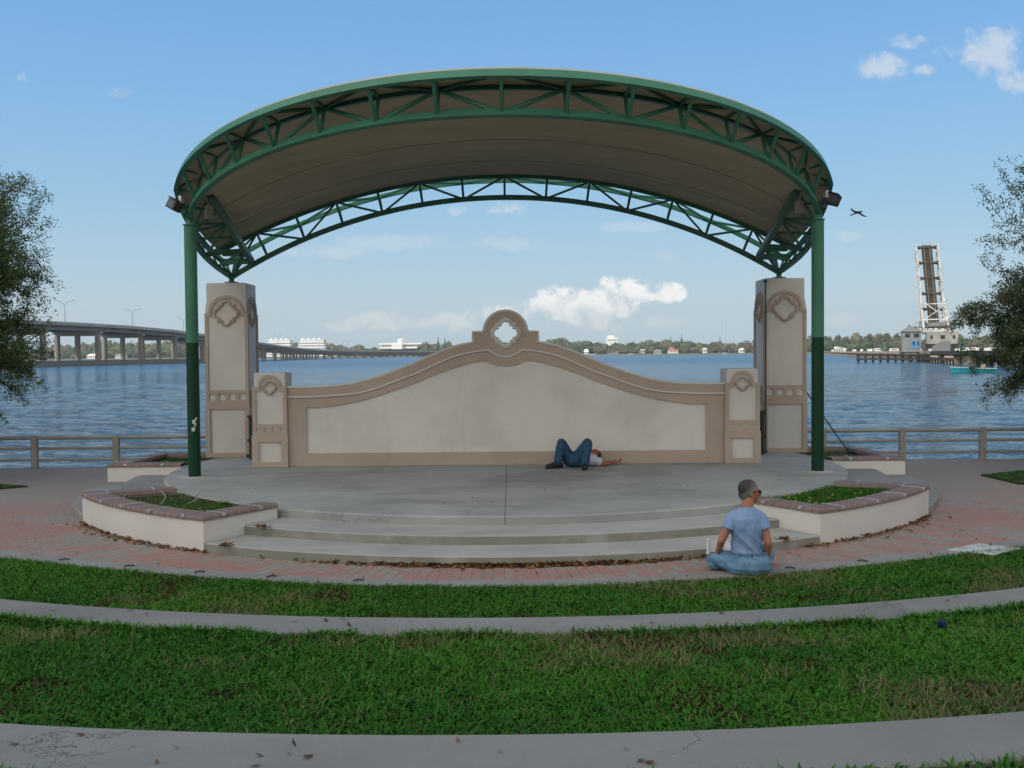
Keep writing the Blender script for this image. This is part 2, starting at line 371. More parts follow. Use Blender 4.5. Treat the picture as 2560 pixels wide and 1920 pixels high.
# river water: wind ripples over a dark blue-green body
m_, t = mat('river_water'); P = world_pos(t)
w1 = t.noise(t.mapv(P, (.9, 2.0, 1)), 2.1, 4, .62, .4); w2 = t.noise(t.mapv(P, (.5, 1.6, 1), rot=(0, 0, .2)), .34, 4, .6); w3 = t.noise(t.mapv(P, (.1, .6, 1)), .12, 3, .6)
w4 = t.noise(t.mapv(P, (1, 2.2, 1)), 6.5, 3, .6)
hh = t.m('ADD', t.m('ADD', t.m('MULTIPLY', w1, .75), t.m('MULTIPLY', w2, 1.25)), t.m('ADD', t.m('MULTIPLY', w3, 1.2), t.m('MULTIPLY', w4, .16)))
patch = t.ss(t.noise(t.mapv(P, (.25, 1.6, 1)), .02, 4, .6), .35, .65)
wc = t.mix(patch, (.010, .060, .115), (.02, .09, .16))
p_ = finish(t, wc, t.ss(t.n('ShaderNodeSeparateXYZ', i_0=P).outputs[1], 40, 350, .06, .24), hh, .8, .5, .5); M['water'] = m_
M['leafattr'] = attr_mat('foliage', .6, .25, .3)
M['grassattr'] = attr_mat('grass_blades', .7, .2, .2)
M['woodattr'] = attr_mat('far_wood', .95, 0, .1)
M['bark'] = simple('bark', (.075, .062, .05), (.05, .042, .036), 9, .9, .6, .02, 30)
# ------------------------------------------------------------------ setting: water, plaza, lawns
CY = 16.33                       # centre of the round stage
SEA = -1.0
b = MB(); b.add([(-4000, 19.24, SEA-.1), (4000, 19.24, SEA-.1), (4000, 6000, SEA-.1), (-4000, 6000, SEA-.1)], [(0, 1, 2, 3)]); struct(b, 'water', M['water'])
# wind waves as real relief from the sea wall out to 420 m, finer where it is nearer
rw_ = np.random.default_rng(31); na, nr = 900, 560; ang = np.linspace(R(-36), R(36), na); rad = 19.0*(430/19.0)**(np.linspace(0, 1, nr)**1.0)
A_, D_ = np.meshgrid(ang, rad); WX = D_*np.tan(A_); WY = np.maximum(D_, 19.26); Hh = np.zeros_like(WX); cell = D_*(math.log(430/19.0)/nr)
for k_ in range(46):
    lam_ = .3*(3.2/.3)**rw_.random(); th_ = rw_.normal(math.radians(65), .42); kx, ky = 2*math.pi/lam_*math.cos(th_), 2*math.pi/lam_*math.sin(th_)
    amp_ = .0048*lam_**.8*rw_.uniform(.6, 1.3); damp = np.clip((lam_/cell-2.5)/3, 0, 1); ph_ = rw_.uniform(0, 6.28)
    s_ = np.sin(kx*WX+ky*WY+ph_+.8*np.sin(WX*.13+ph_)+.6*np.sin(WY*.17+2*ph_)); Hh += amp_*damp*(s_-.25*np.cos(2*(kx*WX+ky*WY+ph_)))
gust = .75+.35*np.sin(WX*.045+WY*.09)*np.sin(WY*.051-WX*.02+1.3); Hh *= gust
ii = np.arange(nr*na).reshape(nr, na); F_ = np.stack([ii[:-1, :-1], ii[:-1, 1:], ii[1:, 1:], ii[1:, :-1]], -1).reshape(-1, 4)
o = link('water', npmesh('water', np.stack([WX, WY, SEA+.1+Hh], -1).reshape(-1, 3), F_), M['water'], None, True); tag(o, kind='structure')
def lin_ext(f, df, x, lim):
    x = abs(x); return f(x) if x < lim else f(lim) + df*(x-lim)
def y_edge(x): return lin_ext(lambda q: 8.94 + .0666*q*q - .000422*q**4, .45, x, 5.42)     # plaza kerb / lawn
def y_b2(x): return lin_ext(lambda q: 18.28 - math.sqrt(11.3**2-q*q), 1.2, x, 8.6)      # far edge of the lower seat wall
def y_b1(x): return lin_ext(lambda q: 16.9 - math.sqrt(12.73**2-q*q), 1.2, x, 9.5)      # far edge of the upper seat wall
BW2, BW1 = .45, .46
XS = [i*.25 for i in range(-48, 49)]
def strip(b, ya, yb, z, xs=XS, za=None):
    n = len(xs); za = z if za is None else za
    b.add([(x, ya(x), za) for x in xs] + [(x, yb(x), z) for x in xs], [(i, i+1, n+i+1, n+i) for i in range(n-1)]); return b
def offs(f, d):
    """curve pushed d further from the viewer, measured square to it"""
    return lambda x: f(x) + d*math.sqrt(1 + ((f(x+.01)-f(x-.01))/.02)**2)
XW = [-45, -30, -20, -14] + XS + [14, 20, 30, 45]
b = strip(MB(), offs(y_edge, .26), lambda x: 19.13, 0.0, XW); struct(b, 'plaza_paving', M['brick'])
b = strip(MB(), y_edge, offs(y_edge, .264), .006, XW); strip(b, y_edge, y_edge, .006, XW, -.1); struct(b, 'kerb_strip', M['kerb'])
b = strip(MB(), offs(y_b2, -.05), offs(y_edge, .1), -.02, XW); struct(b, 'lower_lawn', M['soil'])
b = strip(MB(), offs(y_b1, -.05), offs(y_b2, -BW2+.05), .225, XW); struct(b, 'middle_lawn', M['soil'])
b = strip(MB(), lambda x: -25.0, offs(y_b1, -BW1+.05), .475, XW); struct(b, 'upper_lawn', M['soil'])
b = MB(); b.box((0, 19.192, -1.0), (90, .12, 1.98)); struct(b, 'sea_wall', M['seawall'])
def seat_wall(name, f, w, z1, z0, label):
    b = MB(); xs = XS; n = len(xs); g = offs(f, -w); e = .012
    prof = [(f, z0, 0), (f, z1-e, 0), (offs(f, -e), z1, 0), (offs(g, e), z1, 0), (g, z1-e, 0), (g, z0, 0)]
    vs = [(x, p[0](x), p[1]) for p in prof for x in xs]
    fs = [(k*n+i, k*n+i+1, (k+1)*n+i+1, (k+1)*n+i) for k in range(5) for i in range(n-1)]
    fs += [tuple(k*n for k in range(6)), tuple(k*n+n-1 for k in range(6))]
    b.add(vs, fs); return top(b, name, M['bandc'], label, 'seat wall')
seat_wall('seat_wall', y_b2, BW2, .25, -.03, 'pale concrete seat wall curving across the lawn nearer the stage')
seat_wall('seat_wall', y_b1, BW1, .50, .2, 'wide cracked concrete seat wall along the bottom of the picture, nearest the viewer')
# side lawns under the trees
def patch(name, pts, label=None):
    b = MB(); b.prism(pts, -.05, .02); return struct(b, name, M['soil'])
LAWN_L = [(-7.8, 16.25), (-8.9, 16.75), (-11, 17.4), (-14, 17.6), (-18, 17.4), (-18, 14.5), (-13, 14.2), (-10, 15.0), (-8.6, 15.6)]
LAWN_R = [(7.9, 16.6), (8.8, 17.1), (11, 17.6), (14, 17.7), (18, 17.5), (18, 14.0), (13, 13.6), (10, 14.3), (8.5, 15.0), (7.95, 15.5)]
patch('side_lawn', LAWN_L); patch('side_lawn', LAWN_R)

# ------------------------------------------------------------------ stage: deck with curved steps
ZS = .306; RS = 5.3
stage = empty('stage', (0, CY, 0), 'round grey concrete stage with two curved steps across its front', 'stage')
def ring(b, r0, r1, a0, a1, z0, z1, n=48, e=.014):
    """curved step block; angles measured from straight towards the viewer, + to the right"""
    P_ = lambda r, a: (r*math.sin(a), CY - r*math.cos(a))
    vs = []; prof = [(r0, z0), (r0, z1), (r1-e, z1), (r1, z1-e), (r1, z0)]; k = len(prof)
    for i in range(n+1):
        a = a0+(a1-a0)*i/n
        vs += [(*P_(r, a), z) for r, z in prof]
    fs = [(i*k+j, (i+1)*k+j, (i+1)*k+(j+1) % k, i*k+(j+1) % k) for i in range(n) for j in range(k)]
    fs += [tuple(range(k)), tuple(n*k+j for j in range(k))[::-1]]
    return b.add(vs, fs)
b = MB(); n = 160; vt = []
YB = 18.55; aB = math.acos((CY-YB)/RS)
outl = [(math.sin(a), -math.cos(a)) for a in [-aB + 2*aB*i/n for i in range(n+1)]]
e = .018
vs = [(x*RS, CY+y*RS, 0) for x, y in outl] + [(x*RS, CY+y*RS, ZS-e) for x, y in outl] + [(x*(RS-e), CY+y*(RS-e), ZS) for x, y in outl]
m = n+1
fs = [(k*m+i, k*m+(i+1) % m, (k+1)*m+(i+1) % m, (k+1)*m+i) for k in (0, 1) for i in range(m)] + [tuple(2*m+i for i in range(m))]
b.add(vs, fs); b.build('deck', M['deck'], stage)
AFL, AFR = R(29.6), R(31.6); AS0, AS1 = R(56.5), R(87.5)
for (r0, r1, z) in ((RS-.05, 5.92, .204), (5.85, 6.5, .102)):
    b = ring(MB(), r0, r1, -AFL, AFR, 0, z); b.build('step', M['riser'], stage)
    for sx in (-1, 1):
        b = ring(MB(), r0, r1, sx*AS0, sx*AS1, 0, z, 20); b.build('side_step', M['kerb'], stage)

# ------------------------------------------------------------------ planters
ZP, ZC = .33, .388
def offset_path(pts, d):
    """open path moved sideways by d (left of travel is +)"""
    out = []
    for i, p in enumerate(pts):
        p = Vector(p); ds = []
        if i > 0: ds.append((p-Vector(pts[i-1])).normalized())
        if i < len(pts)-1: ds.append((Vector(pts[i+1])-p).normalized())
        ns = [Vector((-q.y, q.x)) for q in ds]; nn = sum(ns, Vector((0, 0))); nn = nn/len(ns)
        nn = nn/max(.35, nn.length_squared); out.append(p + nn*d)
    return out
def path_wall(b, pts, d0, d1, z0, z1, e=0.0):
    A, B_ = offset_path(pts, d0), offset_path(pts, d1); n = len(pts)
    rows = [(A, z0), (A, z1-e), ] + ([([a+(q-a)*(e/(abs(d1-d0))) for a, q in zip(A, B_)], z1)] if e else []) + [(B_, z1), (B_, z0)]
    k = len(rows); vs = [(p.x, p.y, z) for P_, z in rows for p in P_]
    fs = [(j*n+i, j*n+i+1, ((j+1) % k)*n+i+1, ((j+1) % k)*n+i) for j in range(k) for i in range(n-1)]
    fs += [tuple(j*n for j in range(k)), tuple(j*n+n-1 for j in range(k))]
    return b.add(vs, fs)
def resample(pts, step):
    pts = [Vector(p) for p in pts]; out = [pts[0]]; segs = [(pts[i], pts[i+1]) for i in range(len(pts)-1)]
    for a, q in segs:
        k = max(1, round((q-a).length/step)); out += [a+(q-a)*(i+1)/k for i in range(k)]
    return out
GRASS_BEDS = []
def planter(label, legs, side, soil, clip_every=.62, zw=ZP):
    """legs: list of polylines (one per straight or curved side); side=+1 when the bed lies left of travel"""
    root = empty('planter', (*legs[0][0], 0), label, 'planter', 'stuccoed planters round the stage')
    pts = [legs[0][0]]
    for lg in legs: pts += lg[1:]
    path_wall(MB(), pts, 0, side*.2, 0, zw).build('wall', M['planter'], root)
    path_wall(MB(), pts, side*.01, side*.255, zw, zw+.035).build('mortar_bed', M['mortar'], root)
    bk = MB(); W_ = .285; o = -.018
    for li, lg in enumerate(legs):
        if li:      # later sides butt against the corner brick of the one before
            lg = resample_n(lg, 60); a0_ = lg[0]; lg = [p for p in lg if (p-a0_).length > W_-.02]
            a1_ = lg[0]; d0_ = (a1_-a0_).normalized(); lg = [a0_+d0_*(W_-.012)]+lg[1:]
        L = sum((Vector(lg[i+1])-Vector(lg[i])).length for i in range(len(lg)-1)); nb = max(3, round(L/.112)); Q = resample_n(lg, nb)
        for i in range(nb):
            a, q = Q[i], Q[i+1]; d = (q-a); ln = d.length; d.normalize(); nn = Vector((-d.y, d.x))*side; g = .005
            prof = [(o, zw+.004), (o, zw+.032), (o+.010, zw+.049), (o+.032, ZCt(zw)), (o+W_-.03, ZCt(zw)), (o+W_-.006, zw+.045), (o+W_, zw+.02), (o+W_, zw+.004)]
            m0 = 1.0
            vs = []
            for p, s_ in ((a, g), (q, -g)):
                for r_, z in prof: w_ = p + d*s_ + nn*r_; vs.append((w_.x, w_.y, z))
            k = len(prof); bk.add(vs, [tuple(range(k)), tuple(k+j for j in range(k))[::-1]] + [(j, (j+1) % k, k+(j+1) % k, k+j) for j in range(k)])
    path_wall(bk, pts, -side*.012, side*.262, zw+.006, ZCt(zw)-.004, .02)
    cop = bk.build('coping', M['coping'], root)
    for lg in legs:
        L = sum((Vector(lg[i+1])-Vector(lg[i])).length for i in range(len(lg)-1)); nc = max(1, round(L/clip_every)); Q = resample_n(lg, nc*2)
        for i in range(nc):
            a = Q[2*i+1]; d = (Q[2*i+2]-Q[2*i]).normalized(); nn = Vector((-d.y, d.x))*side; ang = math.atan2(d.y, d.x)
            c = MB(); z = ZCt(zw)
            p = a + nn*(o+W_*.5); c.box((p.x, p.y, z+.002), (.010, W_*.95, .008), ang)
            p = a + nn*(o-.002); c.box((p.x, p.y, z-.016), (.05, .018, .032), ang)
            c.build('skate_stop', M['metal'], cop)
    sp = MB(); sp.prism(soil, .05, .30); sp.build('soil', M['soil'], root)
    return root
def ZCt(zw): return zw+.058
def resample_n(pts, n):
    pts = [Vector(p) for p in pts]; L = [0]
    for i in range(len(pts)-1): L.append(L[-1]+(pts[i+1]-pts[i]).length)
    out = []
    for k in range(n+1):
        s_ = L[-1]*k/n; i = 0
        while i < len(L)-2 and L[i+1] < s_: i += 1
        f = (s_-L[i])/max(1e-9, L[i+1]-L[i]); out.append(pts[i]+(pts[i+1]-pts[i])*f)
    return out
RP = 6.5
for sx, lab in ((-1, 'front left planter of patchy dry turf beside the stage steps'), (1, 'front right planter full of green weeds with yellow flowers')):
    ax_ = 3.24 if sx < 0 else 3.43; A_in = (sx*(2.66 if sx < 0 else 2.84), 11.62 if sx < 0 else 11.70); A = (sx*ax_, CY-math.sqrt(RP**2-ax_**2)); B_ = (sx*5.40, CY-math.sqrt(RP**2-5.4**2)); B_in = (sx*4.40, 13.22)
    a0 = math.asin(ax_/RP); a1 = math.asin(5.40/RP)
    curve = [(sx*RP*math.sin(a0+(a1-a0)*i/24), CY-RP*math.cos(a0+(a1-a0)*i/24)) for i in range(25)]
    st = [(sx*(RS+.03)*math.sin(a), CY-(RS+.03)*math.cos(a)) for a in [R(54.3)-(R(54.3)-R(30.2 if sx < 0 else 32.0))*i/14 for i in range(15)]]
    soil = [A_in] + curve + [B_in] + st[1:-1]
    soil_in = [(p[0], p[1]) for p in offset_path([A_in]+curve+[B_in], sx*.1)] + st[1:-1]
    planter(lab, [[A_in, A], curve, [B_, B_in]], sx, soil_in); GRASS_BEDS.append((sx, 'front', soil_in))
for sx, lab in ((-1, 'back left planter of short turf behind the side steps'), (1, 'back right planter of brownish turf where the slanting cable ends')):
    P0 = (sx*5.24, 16.05); P1 = (sx*6.42, 16.05); P2 = (sx*6.28, 17.95); P3 = (sx*5.02, 17.95)
    st = [(sx*(RS+.03)*math.sin(a), CY-(RS+.03)*math.cos(a)) for a in [R(107)-(R(107)-R(87))*i/6 for i in range(7)]]
    soil_in = [(p[0], p[1]) for p in offset_path([P0, P1, P2, P3], sx*.1)] + st[1:-1]
    planter(lab, [[P0, P1], [P1, P2], [P2, P3]], sx, soil_in, .6); GRASS_BEDS.append((sx, 'back', soil_in))

# ------------------------------------------------------------------ quatrefoils
def quatre(r, n=192, lc=.62, lr=.38, sq=.60):
    """outline of the barbed quatrefoil, reach r"""
    out = []
    for k in range(n):
        a = 2*math.pi*k/n; d = (math.cos(a), math.sin(a)); best = 0
        for cx, cy in ((lc, 0), (-lc, 0), (0, lc), (0, -lc)):
            bq = d[0]*cx+d[1]*cy; disc = bq*bq-(cx*cx+cy*cy-lr*lr)
            if disc >= 0: best = max(best, bq+math.sqrt(disc))
        best = max(best, sq/max(abs(d[0]), abs(d[1]), 1e-6) if sq/max(abs(d[0]), abs(d[1])) <= sq*1.4143 else 0)
        out.append((r*best*d[0], r*best*d[1]))
    return out
def foil_ring(b, c, r_out, r_in, depth, axis, step=.45):
    """stepped moulding: proud `depth`; axis 'y-' faces the viewer, 'x+'/'x-' face sideways, 'y+' faces the water"""
    k = r_in/r_out
    o = quatre(r_out, lc=.53, lr=.47, sq=.69); i_ = quatre(r_in)
    mid = [(q[0]*.5+p[0]*.5, q[1]*.5+p[1]*.5) for p, q in zip(o, i_)]
    rows = [(o, 0), ([(p[0]*.985, p[1]*.985) for p in o], depth*.55), (mid, depth*.6), ([(p[0]*.985, p[1]*.985) for p in mid], depth), (i_, depth), (i_, -.004)]
    n = len(o); vs = []
    for P_, h in rows:
        for x, z in P_: vs.append(place(c, axis, x, z, h))
    b.add(vs, [(j*n+q, j*n+(q+1) % n, (j+1)*n+(q+1) % n, (j+1)*n+q) for j in range(len(rows)-1) for q in range(n)])
def place(c, axis, x, z, h):
    if axis == 'y-': return (c[0]+x, c[1]-h, c[2]+z)
    if axis == 'y+': return (c[0]-x, c[1]+h, c[2]+z)
    if axis == 'x+': return (c[0]+h, c[1]+x, c[2]+z)
    return (c[0]-h, c[1]-x, c[2]+z)
def plate(b, c, axis, loops, h0, h1):
    """flat outline with holes lying on a face, from proud h0 to h1"""
    vs, fs = extrude2d(loops, h1-h0)
    b.add([place(c, axis, x, z, h1-y) for x, y, z in vs], fs)

# ------------------------------------------------------------------ pillars
def rect(x0, x1, z0, z1): return [(x0, z0), (x1, z0), (x1, z1), (x0, z1)]
def pillar(name, cx, y0, w, dep, label, group, z, lowp, ledge, tiles, tw, upp, arch_, foil, ztop, frame, faces):
    """z heights measured from the deck photo; pale core with proud tan trim on the named faces"""
    root = empty(name, (cx, y0+dep/2, ZS), label, 'pillar', group); yc = y0+dep/2; T = .024
    hw = w/2-T; hd = dep/2-T
    MB().cbox((cx, yc, (ZS+ztop)/2), (hw*2, hd*2, ztop-ZS), .03).build('core', M['stucco'], root)
    tb = MB(); fb = MB(); pb = MB()
    for ax in faces:
        half, plane = (w/2, hd) if ax[0] == 'y' else (hd, hw)
        if ax[0] == 'x': half = hd - .0015
        c = {'y-': (cx, yc-plane, 0), 'y+': (cx, yc+plane, 0), 'x+': (cx+plane, yc, 0), 'x-': (cx-plane, yc, 0)}[ax]
        s_ = 1 if ax[0] == 'y' else half/(w/2)
        f0, f1 = half-frame[0], half-frame[1]; ar_o, ar_i, za = arch_
        ar_o = min(ar_o, half-.03); ar_i = min(ar_i, half-.08)
        outer = [(-half, ZS+.002), (half, ZS+.002), (half, za)] + [(ar_o*math.cos(a), za+ar_o*math.sin(a)) for a in [math.pi*i/28 for i in range(29)]] + [(-half, za)]
        zt_ = upp[1]
        hole_up = [(-f1, upp[0]), (f1, upp[0]), (f1, zt_), (ar_i, zt_)] + [(ar_i*math.cos(a), za+ar_i*math.sin(a)) for a in [math.pi*i/28 for i in range(29)]] + [(-ar_i, zt_), (-f1, zt_)]
        holes = [rect(-f0, f0, *lowp), hole_up]
        for k in range(4):
            xc = (-1.5+k)*(2*f1-tw)/3 if True else 0
            holes.append(rect(xc-tw/2, xc+tw/2, tiles[0], tiles[1]))
        plate(tb, c, ax, [outer]+holes, 0, T)
        # slightly wider base block below the ledge
        plate(tb, c, ax, [rect(-half-(.011 if ax[0] == 'y' else 0), half+(.011 if ax[0] == 'y' else 0), ZS+.003, ledge), rect(-f0+.002, f0-.002, lowp[0]+.002, lowp[1]-.002)], T, T+.012)
        foil_ring(fb, (c[0], c[1], foil[0]), foil[1], foil[2], .04, ax)
    tb.build('trim', M['tan'], root); fb.build('quatrefoil', M['tan'], root)
    return root
for sx, nm in ((-1, 'left'), (1, 'right')):
    ins = 'x+' if sx < 0 else 'x-'
    pillar('pillar', sx*4.936, 17.68, .76, .74, ('tall stuccoed pillar left of the stage wall' if sx < 0 else 'tall stuccoed pillar right of the stage wall, a thin pipe up its edge'), 'tall pillars under the canopy',
           None, (.39, 1.172), 1.285, (1.324, 1.439), .112, (1.503, 2.807), (.32, .262, 2.858), (2.863, .243, .19), 3.40, (.072, .055), ('y-', ins, 'y+', 'x-' if sx < 0 else 'x+'))
    pillar('pillar', sx*3.806, 16.07, .56, .54, ('short stuccoed pillar at the left end of the curved wall' if sx < 0 else 'short stuccoed pillar at the right end of the curved wall'), 'short pillars ending the wall',
           None, (.39, .715), .824, (.887, .941), .052, (1.003, 1.538), (.19, .14, 1.604), (1.592, .128, .096), 1.832, (.095, .06), ('y-', 'y+'))

# ------------------------------------------------------------------ curved stage wall
YW = 16.12
wall = empty('stage_wall', (0, YW+.15, ZS), 'curved tan and grey stucco wall with a pierced quatrefoil on its crest', 'wall')
def spline(pts, n=8):
    out = []; P_ = [Vector(p) for p in pts]
    for i in range(len(P_)-1):
        p0, p1, p2, p3 = P_[max(i-1, 0)], P_[i], P_[i+1], P_[min(i+2, len(P_)-1)]
        for k in range(n):
            s_ = k/n; out.append(tuple(.5*((2*p1)+(p2-p0)*s_+(2*p0-5*p1+4*p2-p3)*s_*s_+(3*p1-p0-3*p2+p3)*s_**3)))
    out.append(tuple(P_[-1])); return out
up = spline([(3.54, 1.594), (3.0, 1.597), (2.52, 1.640), (2.05, 1.756), (1.584, 1.925), (1.30, 2.045), (1.055, 2.148), (.78, 2.238), (.529, 2.286)])
crest = [(.529, 2.456), (.356, 2.456)] + [(.356*math.cos(a), 2.44+.356*math.sin(a)) for a in [R(3)+(math.pi/2-R(3))*i/16 for i in range(17)]]
right = up + crest
outer = [(3.54, ZS+.002)] + right + [(-x, z) for x, z in right[::-1][1:]] + [(-3.54, ZS+.002)]
FC = (0.0, 2.441); hole = [(x+FC[0], z+FC[1]) for x, z in quatre(.185)]
b = MB(); vs, fs = extrude2d([outer, hole], .30); b.add([(x, YW+.03+y, z) for x, y, z in vs], fs); b.build('core', M['panel'], wall)
inn = spline([(3.225, 1.266), (2.875, 1.276), (2.29, 1.384), (1.588, 1.604), (1.119, 1.79), (.864, 1.876), (.62, 1.948), (.474, 1.980), (.33, 1.990)]) + spline([(.30, 1.982), (.17, 1.925), (0, 1.903)])
panel_hole = [(3.225, .52)] + inn + [(-x, z) for x, z in inn[::-1][1:]] + [(-3.225, .52)]
ins_ = [(x*(1-.012*(abs(x) < .53)), z-.018) for x, z in right]
fr_out = [(3.535, ZS+.004)] + [(min(x, 3.535), z) for x, z in ins_] + [(-min(x, 3.535), z) for x, z in ins_[::-1][1:]] + [(-3.535, ZS+.004)]
hole2 = [(x*1.15+FC[0], z*1.15+FC[1]) for x, z in quatre(.185)]
b = MB(); vs, fs = extrude2d([fr_out, panel_hole, hole2], .03); b.add([(x, YW+y, z) for x, y, z in vs], fs); b.build('frame', M['tan'], wall)
b = MB(); vs, fs = extrude2d([[(x, z) for x, z in fr_out], hole2], .03); b.add([(x, YW+.333+y, z) for x, y, z in vs], fs); b.build('back_face', M['tan'], wall)
b = MB(); b.bar([(x, YW+.012, z+.004) for x, z in outer[1:-1]], .034, .03, up=(0, 1, 0)); b.build('edge_moulding', M['stucco'], wall)
ln = spline([(3.53, 1.437), (2.99, 1.445), (2.289, 1.512), (1.586, 1.754), (1.448, 1.80), (1.117, 1.95), (.862, 2.056), (.60, 2.125), (.40, 2.155), (.265, 2.165)]) + spline([(.255, 2.160), (.13, 2.082), (0, 2.053)])
full = ln + [(-x, z) for x, z in ln[::-1][1:]]
b = MB(); b.bar([(x, YW-.012, z) for x, z in full], .026, .03, up=(0, 1, 0)); b.build('line_moulding', M['stucco'], wall)
b = MB(); foil_ring(b, (0, YW, FC[1]), .25, .185, .05, 'y-'); foil_ring(b, (0, YW+.363, FC[1]), .25, .185, .04, 'y+'); b.build('quatrefoil', M['stucco'], wall)

# ------------------------------------------------------------------ gate posts, pipe and cable beside the pillars
for sx in (-1, 1):
    b = MB(); x = sx*4.45; y = 17.4
    b.tube((x, y, ZS), (x, y, 1.03), .045, 10); b.cbox((x, y, 1.05), (.11, .11, .05), .01); b.cbox((x, y, .64), (.12, .12, .05), .01); b.cbox((x+sx*.05, y+.05, .36), (.1, .1, .06), .01)
    top(b, 'gate_post', M['cable'], ('dark green gate post in the gap left of the wall' if sx < 0 else 'dark green gate post in the gap right of the wall'), 'post', None, True, (x, y, ZS))
b = MB(); x = 4.936-.36; y = 17.63
b.path([(x, y+.1, 3.36), (x, y, 3.36), (x, y, 1.0), (x, y, .32)], .012, 6); b.cbox((x, y, 3.34), (.05, .05, .05), .008); b.cbox((x, y, 2.8), (.035, .035, .03), .005)
top(b, 'conduit', M['cable'], 'thin dark conduit up the inner edge of the right tall pillar', 'pipe', None, False, (x, y, .32))
b = MB(); b.tube((5.33, 18.2, 1.55), (6.02, 17.55, .31), .013, 6); b.cbox((6.02, 17.55, .32), (.08, .08, .04), .01)
top(b, 'guy_cable', M['cable'], 'thin dark cable slanting from the right tall pillar down to a planter', 'cable', None, False, (6.02, 17.55, .3))

# ------------------------------------------------------------------ canopy
def circ(a, yE, zE, yA, zA, th):
    r = math.hypot(yA-yE, zA-zE); u = ((yA-yE)/r, (zA-zE)/r); Rr = (a*a+r*r)/(2*r)
    phi = math.atan2(a, Rr-r); q = th*phi; h = Rr*math.cos(q)-(Rr-r)
    return Vector((Rr*math.sin(q), yE+u[0]*h, zE+u[1]*h))
Lf = lambda s: circ(4.66, 14.9, 4.15, 11.70, 4.90, s)
Ff = lambda s: circ(4.714, 14.5, 4.512, 11.234, 5.221, s)
If = lambda s: circ(4.60, 15.0, 4.565, 11.83, 5.222, s)
Lr = lambda s: circ(4.877, 17.9, 3.514, 17.9, 4.886, s)
Ir = lambda s: circ(5.03, 17.65, 3.922, 17.65, 5.215, s)
Br = lambda s: circ(5.06, 18.2, 3.77, 18.2, 5.235, s)
def side(p0, p1, bow):
    p0, p1 = Vector(p0), Vector(p1)
    return lambda v, sx=1: Vector((sx*(p0.x+(p1.x-p0.x)*v + bow*4*v*(1-v)), p0.y+(p1.y-p0.y)*v, p0.z+(p1.z-p0.z)*v))
Ls = side((4.66, 14.9, 4.15), (4.877, 17.9, 3.514), .20)
Fs = side((4.714, 14.5, 4.512), (5.06, 18.2, 3.77), .16)
Is = side((4.44, 15.2, 4.543), (4.472, 17.7, 3.774), 0)
canopy = empty('canopy', (0, 16.3, ZS), 'big arched green steel truss canopy with a brown underside over the stage', 'canopy')
NS = 64
S = [-1+2*i/NS for i in range(NS+1)]
# roof shell: board underneath, pale membrane above
def roof_pt(s, v, dz):
    a, q = Ff(s), Ir(s)+Vector((0, .05, 0)); p = a+(q-a)*v; p.x += (1 if s > 0 else -1)*abs(s)**6*.16*4*v*(1-v)*.8; p.z += dz + .10*math.sin(math.pi*v)*(1-abs(s)**3)*0; return p
VV = [i/14 for i in range(15)]
def shell(dz, ext): 
    n = NS+1; vs = [roof_pt(s, v, dz) for v in VV for s in S]
    return vs, [(j*n+i, j*n+i+1, (j+1)*n+i+1, (j+1)*n+i) for j in range(len(VV)-1) for i in range(NS)]
b = MB(); b.add(*shell(.032, 0)); b.build('ceiling', M['ceiling'], canopy, True)
b = MB(); b.add(*shell(.075, 0)); n = NS+1
k = len(b.v); rim = [(0, i) for i in range(n)] + [(j, n-1) for j in range(1, len(VV))] + [(len(VV)-1, i) for i in range(n-2, -1, -1)] + [(j, 0) for j in range(len(VV)-2, 0, -1)]
lo = [roof_pt(S[i], VV[j], .034) for j, i in rim]; hi = [roof_pt(S[i], VV[j], .075) for j, i in rim]; m = len(rim)
b.add(lo+hi, [(i, (i+1) % m, m+(i+1) % m, m+i) for i in range(m)]); b.build('roof', M['roof_top'], canopy)
b = MB()
for v in (.30, .55, .80): b.bar([roof_pt(s, v, .03) for s in S[2:-2]], .010, .006)
b.build('ceiling_joint', M['seam'], canopy)
# chords
def chord(nm, f, w, h, m_, SS=S, up=None):
    b = MB(); b.bar([f(s) for s in SS], w, h, up=up or (0, 0, 1)); return b.build(nm, m_, canopy)
tl = Vector((0, -3.2, .76)).normalized(); nf = tl.cross(Vector((1, 0, 0)))
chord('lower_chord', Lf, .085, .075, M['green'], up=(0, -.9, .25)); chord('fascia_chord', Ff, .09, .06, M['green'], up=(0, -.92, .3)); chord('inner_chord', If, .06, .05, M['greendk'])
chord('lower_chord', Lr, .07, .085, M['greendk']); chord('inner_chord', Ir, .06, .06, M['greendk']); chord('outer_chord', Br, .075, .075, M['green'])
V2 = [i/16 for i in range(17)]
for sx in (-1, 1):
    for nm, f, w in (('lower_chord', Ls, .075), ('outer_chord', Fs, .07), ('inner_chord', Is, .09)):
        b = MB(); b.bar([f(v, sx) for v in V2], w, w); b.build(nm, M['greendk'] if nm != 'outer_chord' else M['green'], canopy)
    e0 = Is(1, sx); o1 = Vector((sx*5.03, 18.0, 3.80)); o2 = Vector((sx*4.97, 17.75, 3.93)); e2 = Vector((sx*4.56, 17.5, 3.90))
    b = MB(); b.bar([e0, o1], .09, .10); b.bar([e2, o2], .08, .12); b.build('end_beam', M['green'], canopy)
    foot = Lr(sx*1.0)
    for q in (e0+(o1-e0)*.35, e0+(o1-e0)*.6):
        b = MB(); b.bar([q, foot+(q-foot)*.05], .045, .03, up=(0, 1, 0)); b.build('end_strut', M['green'], canopy)
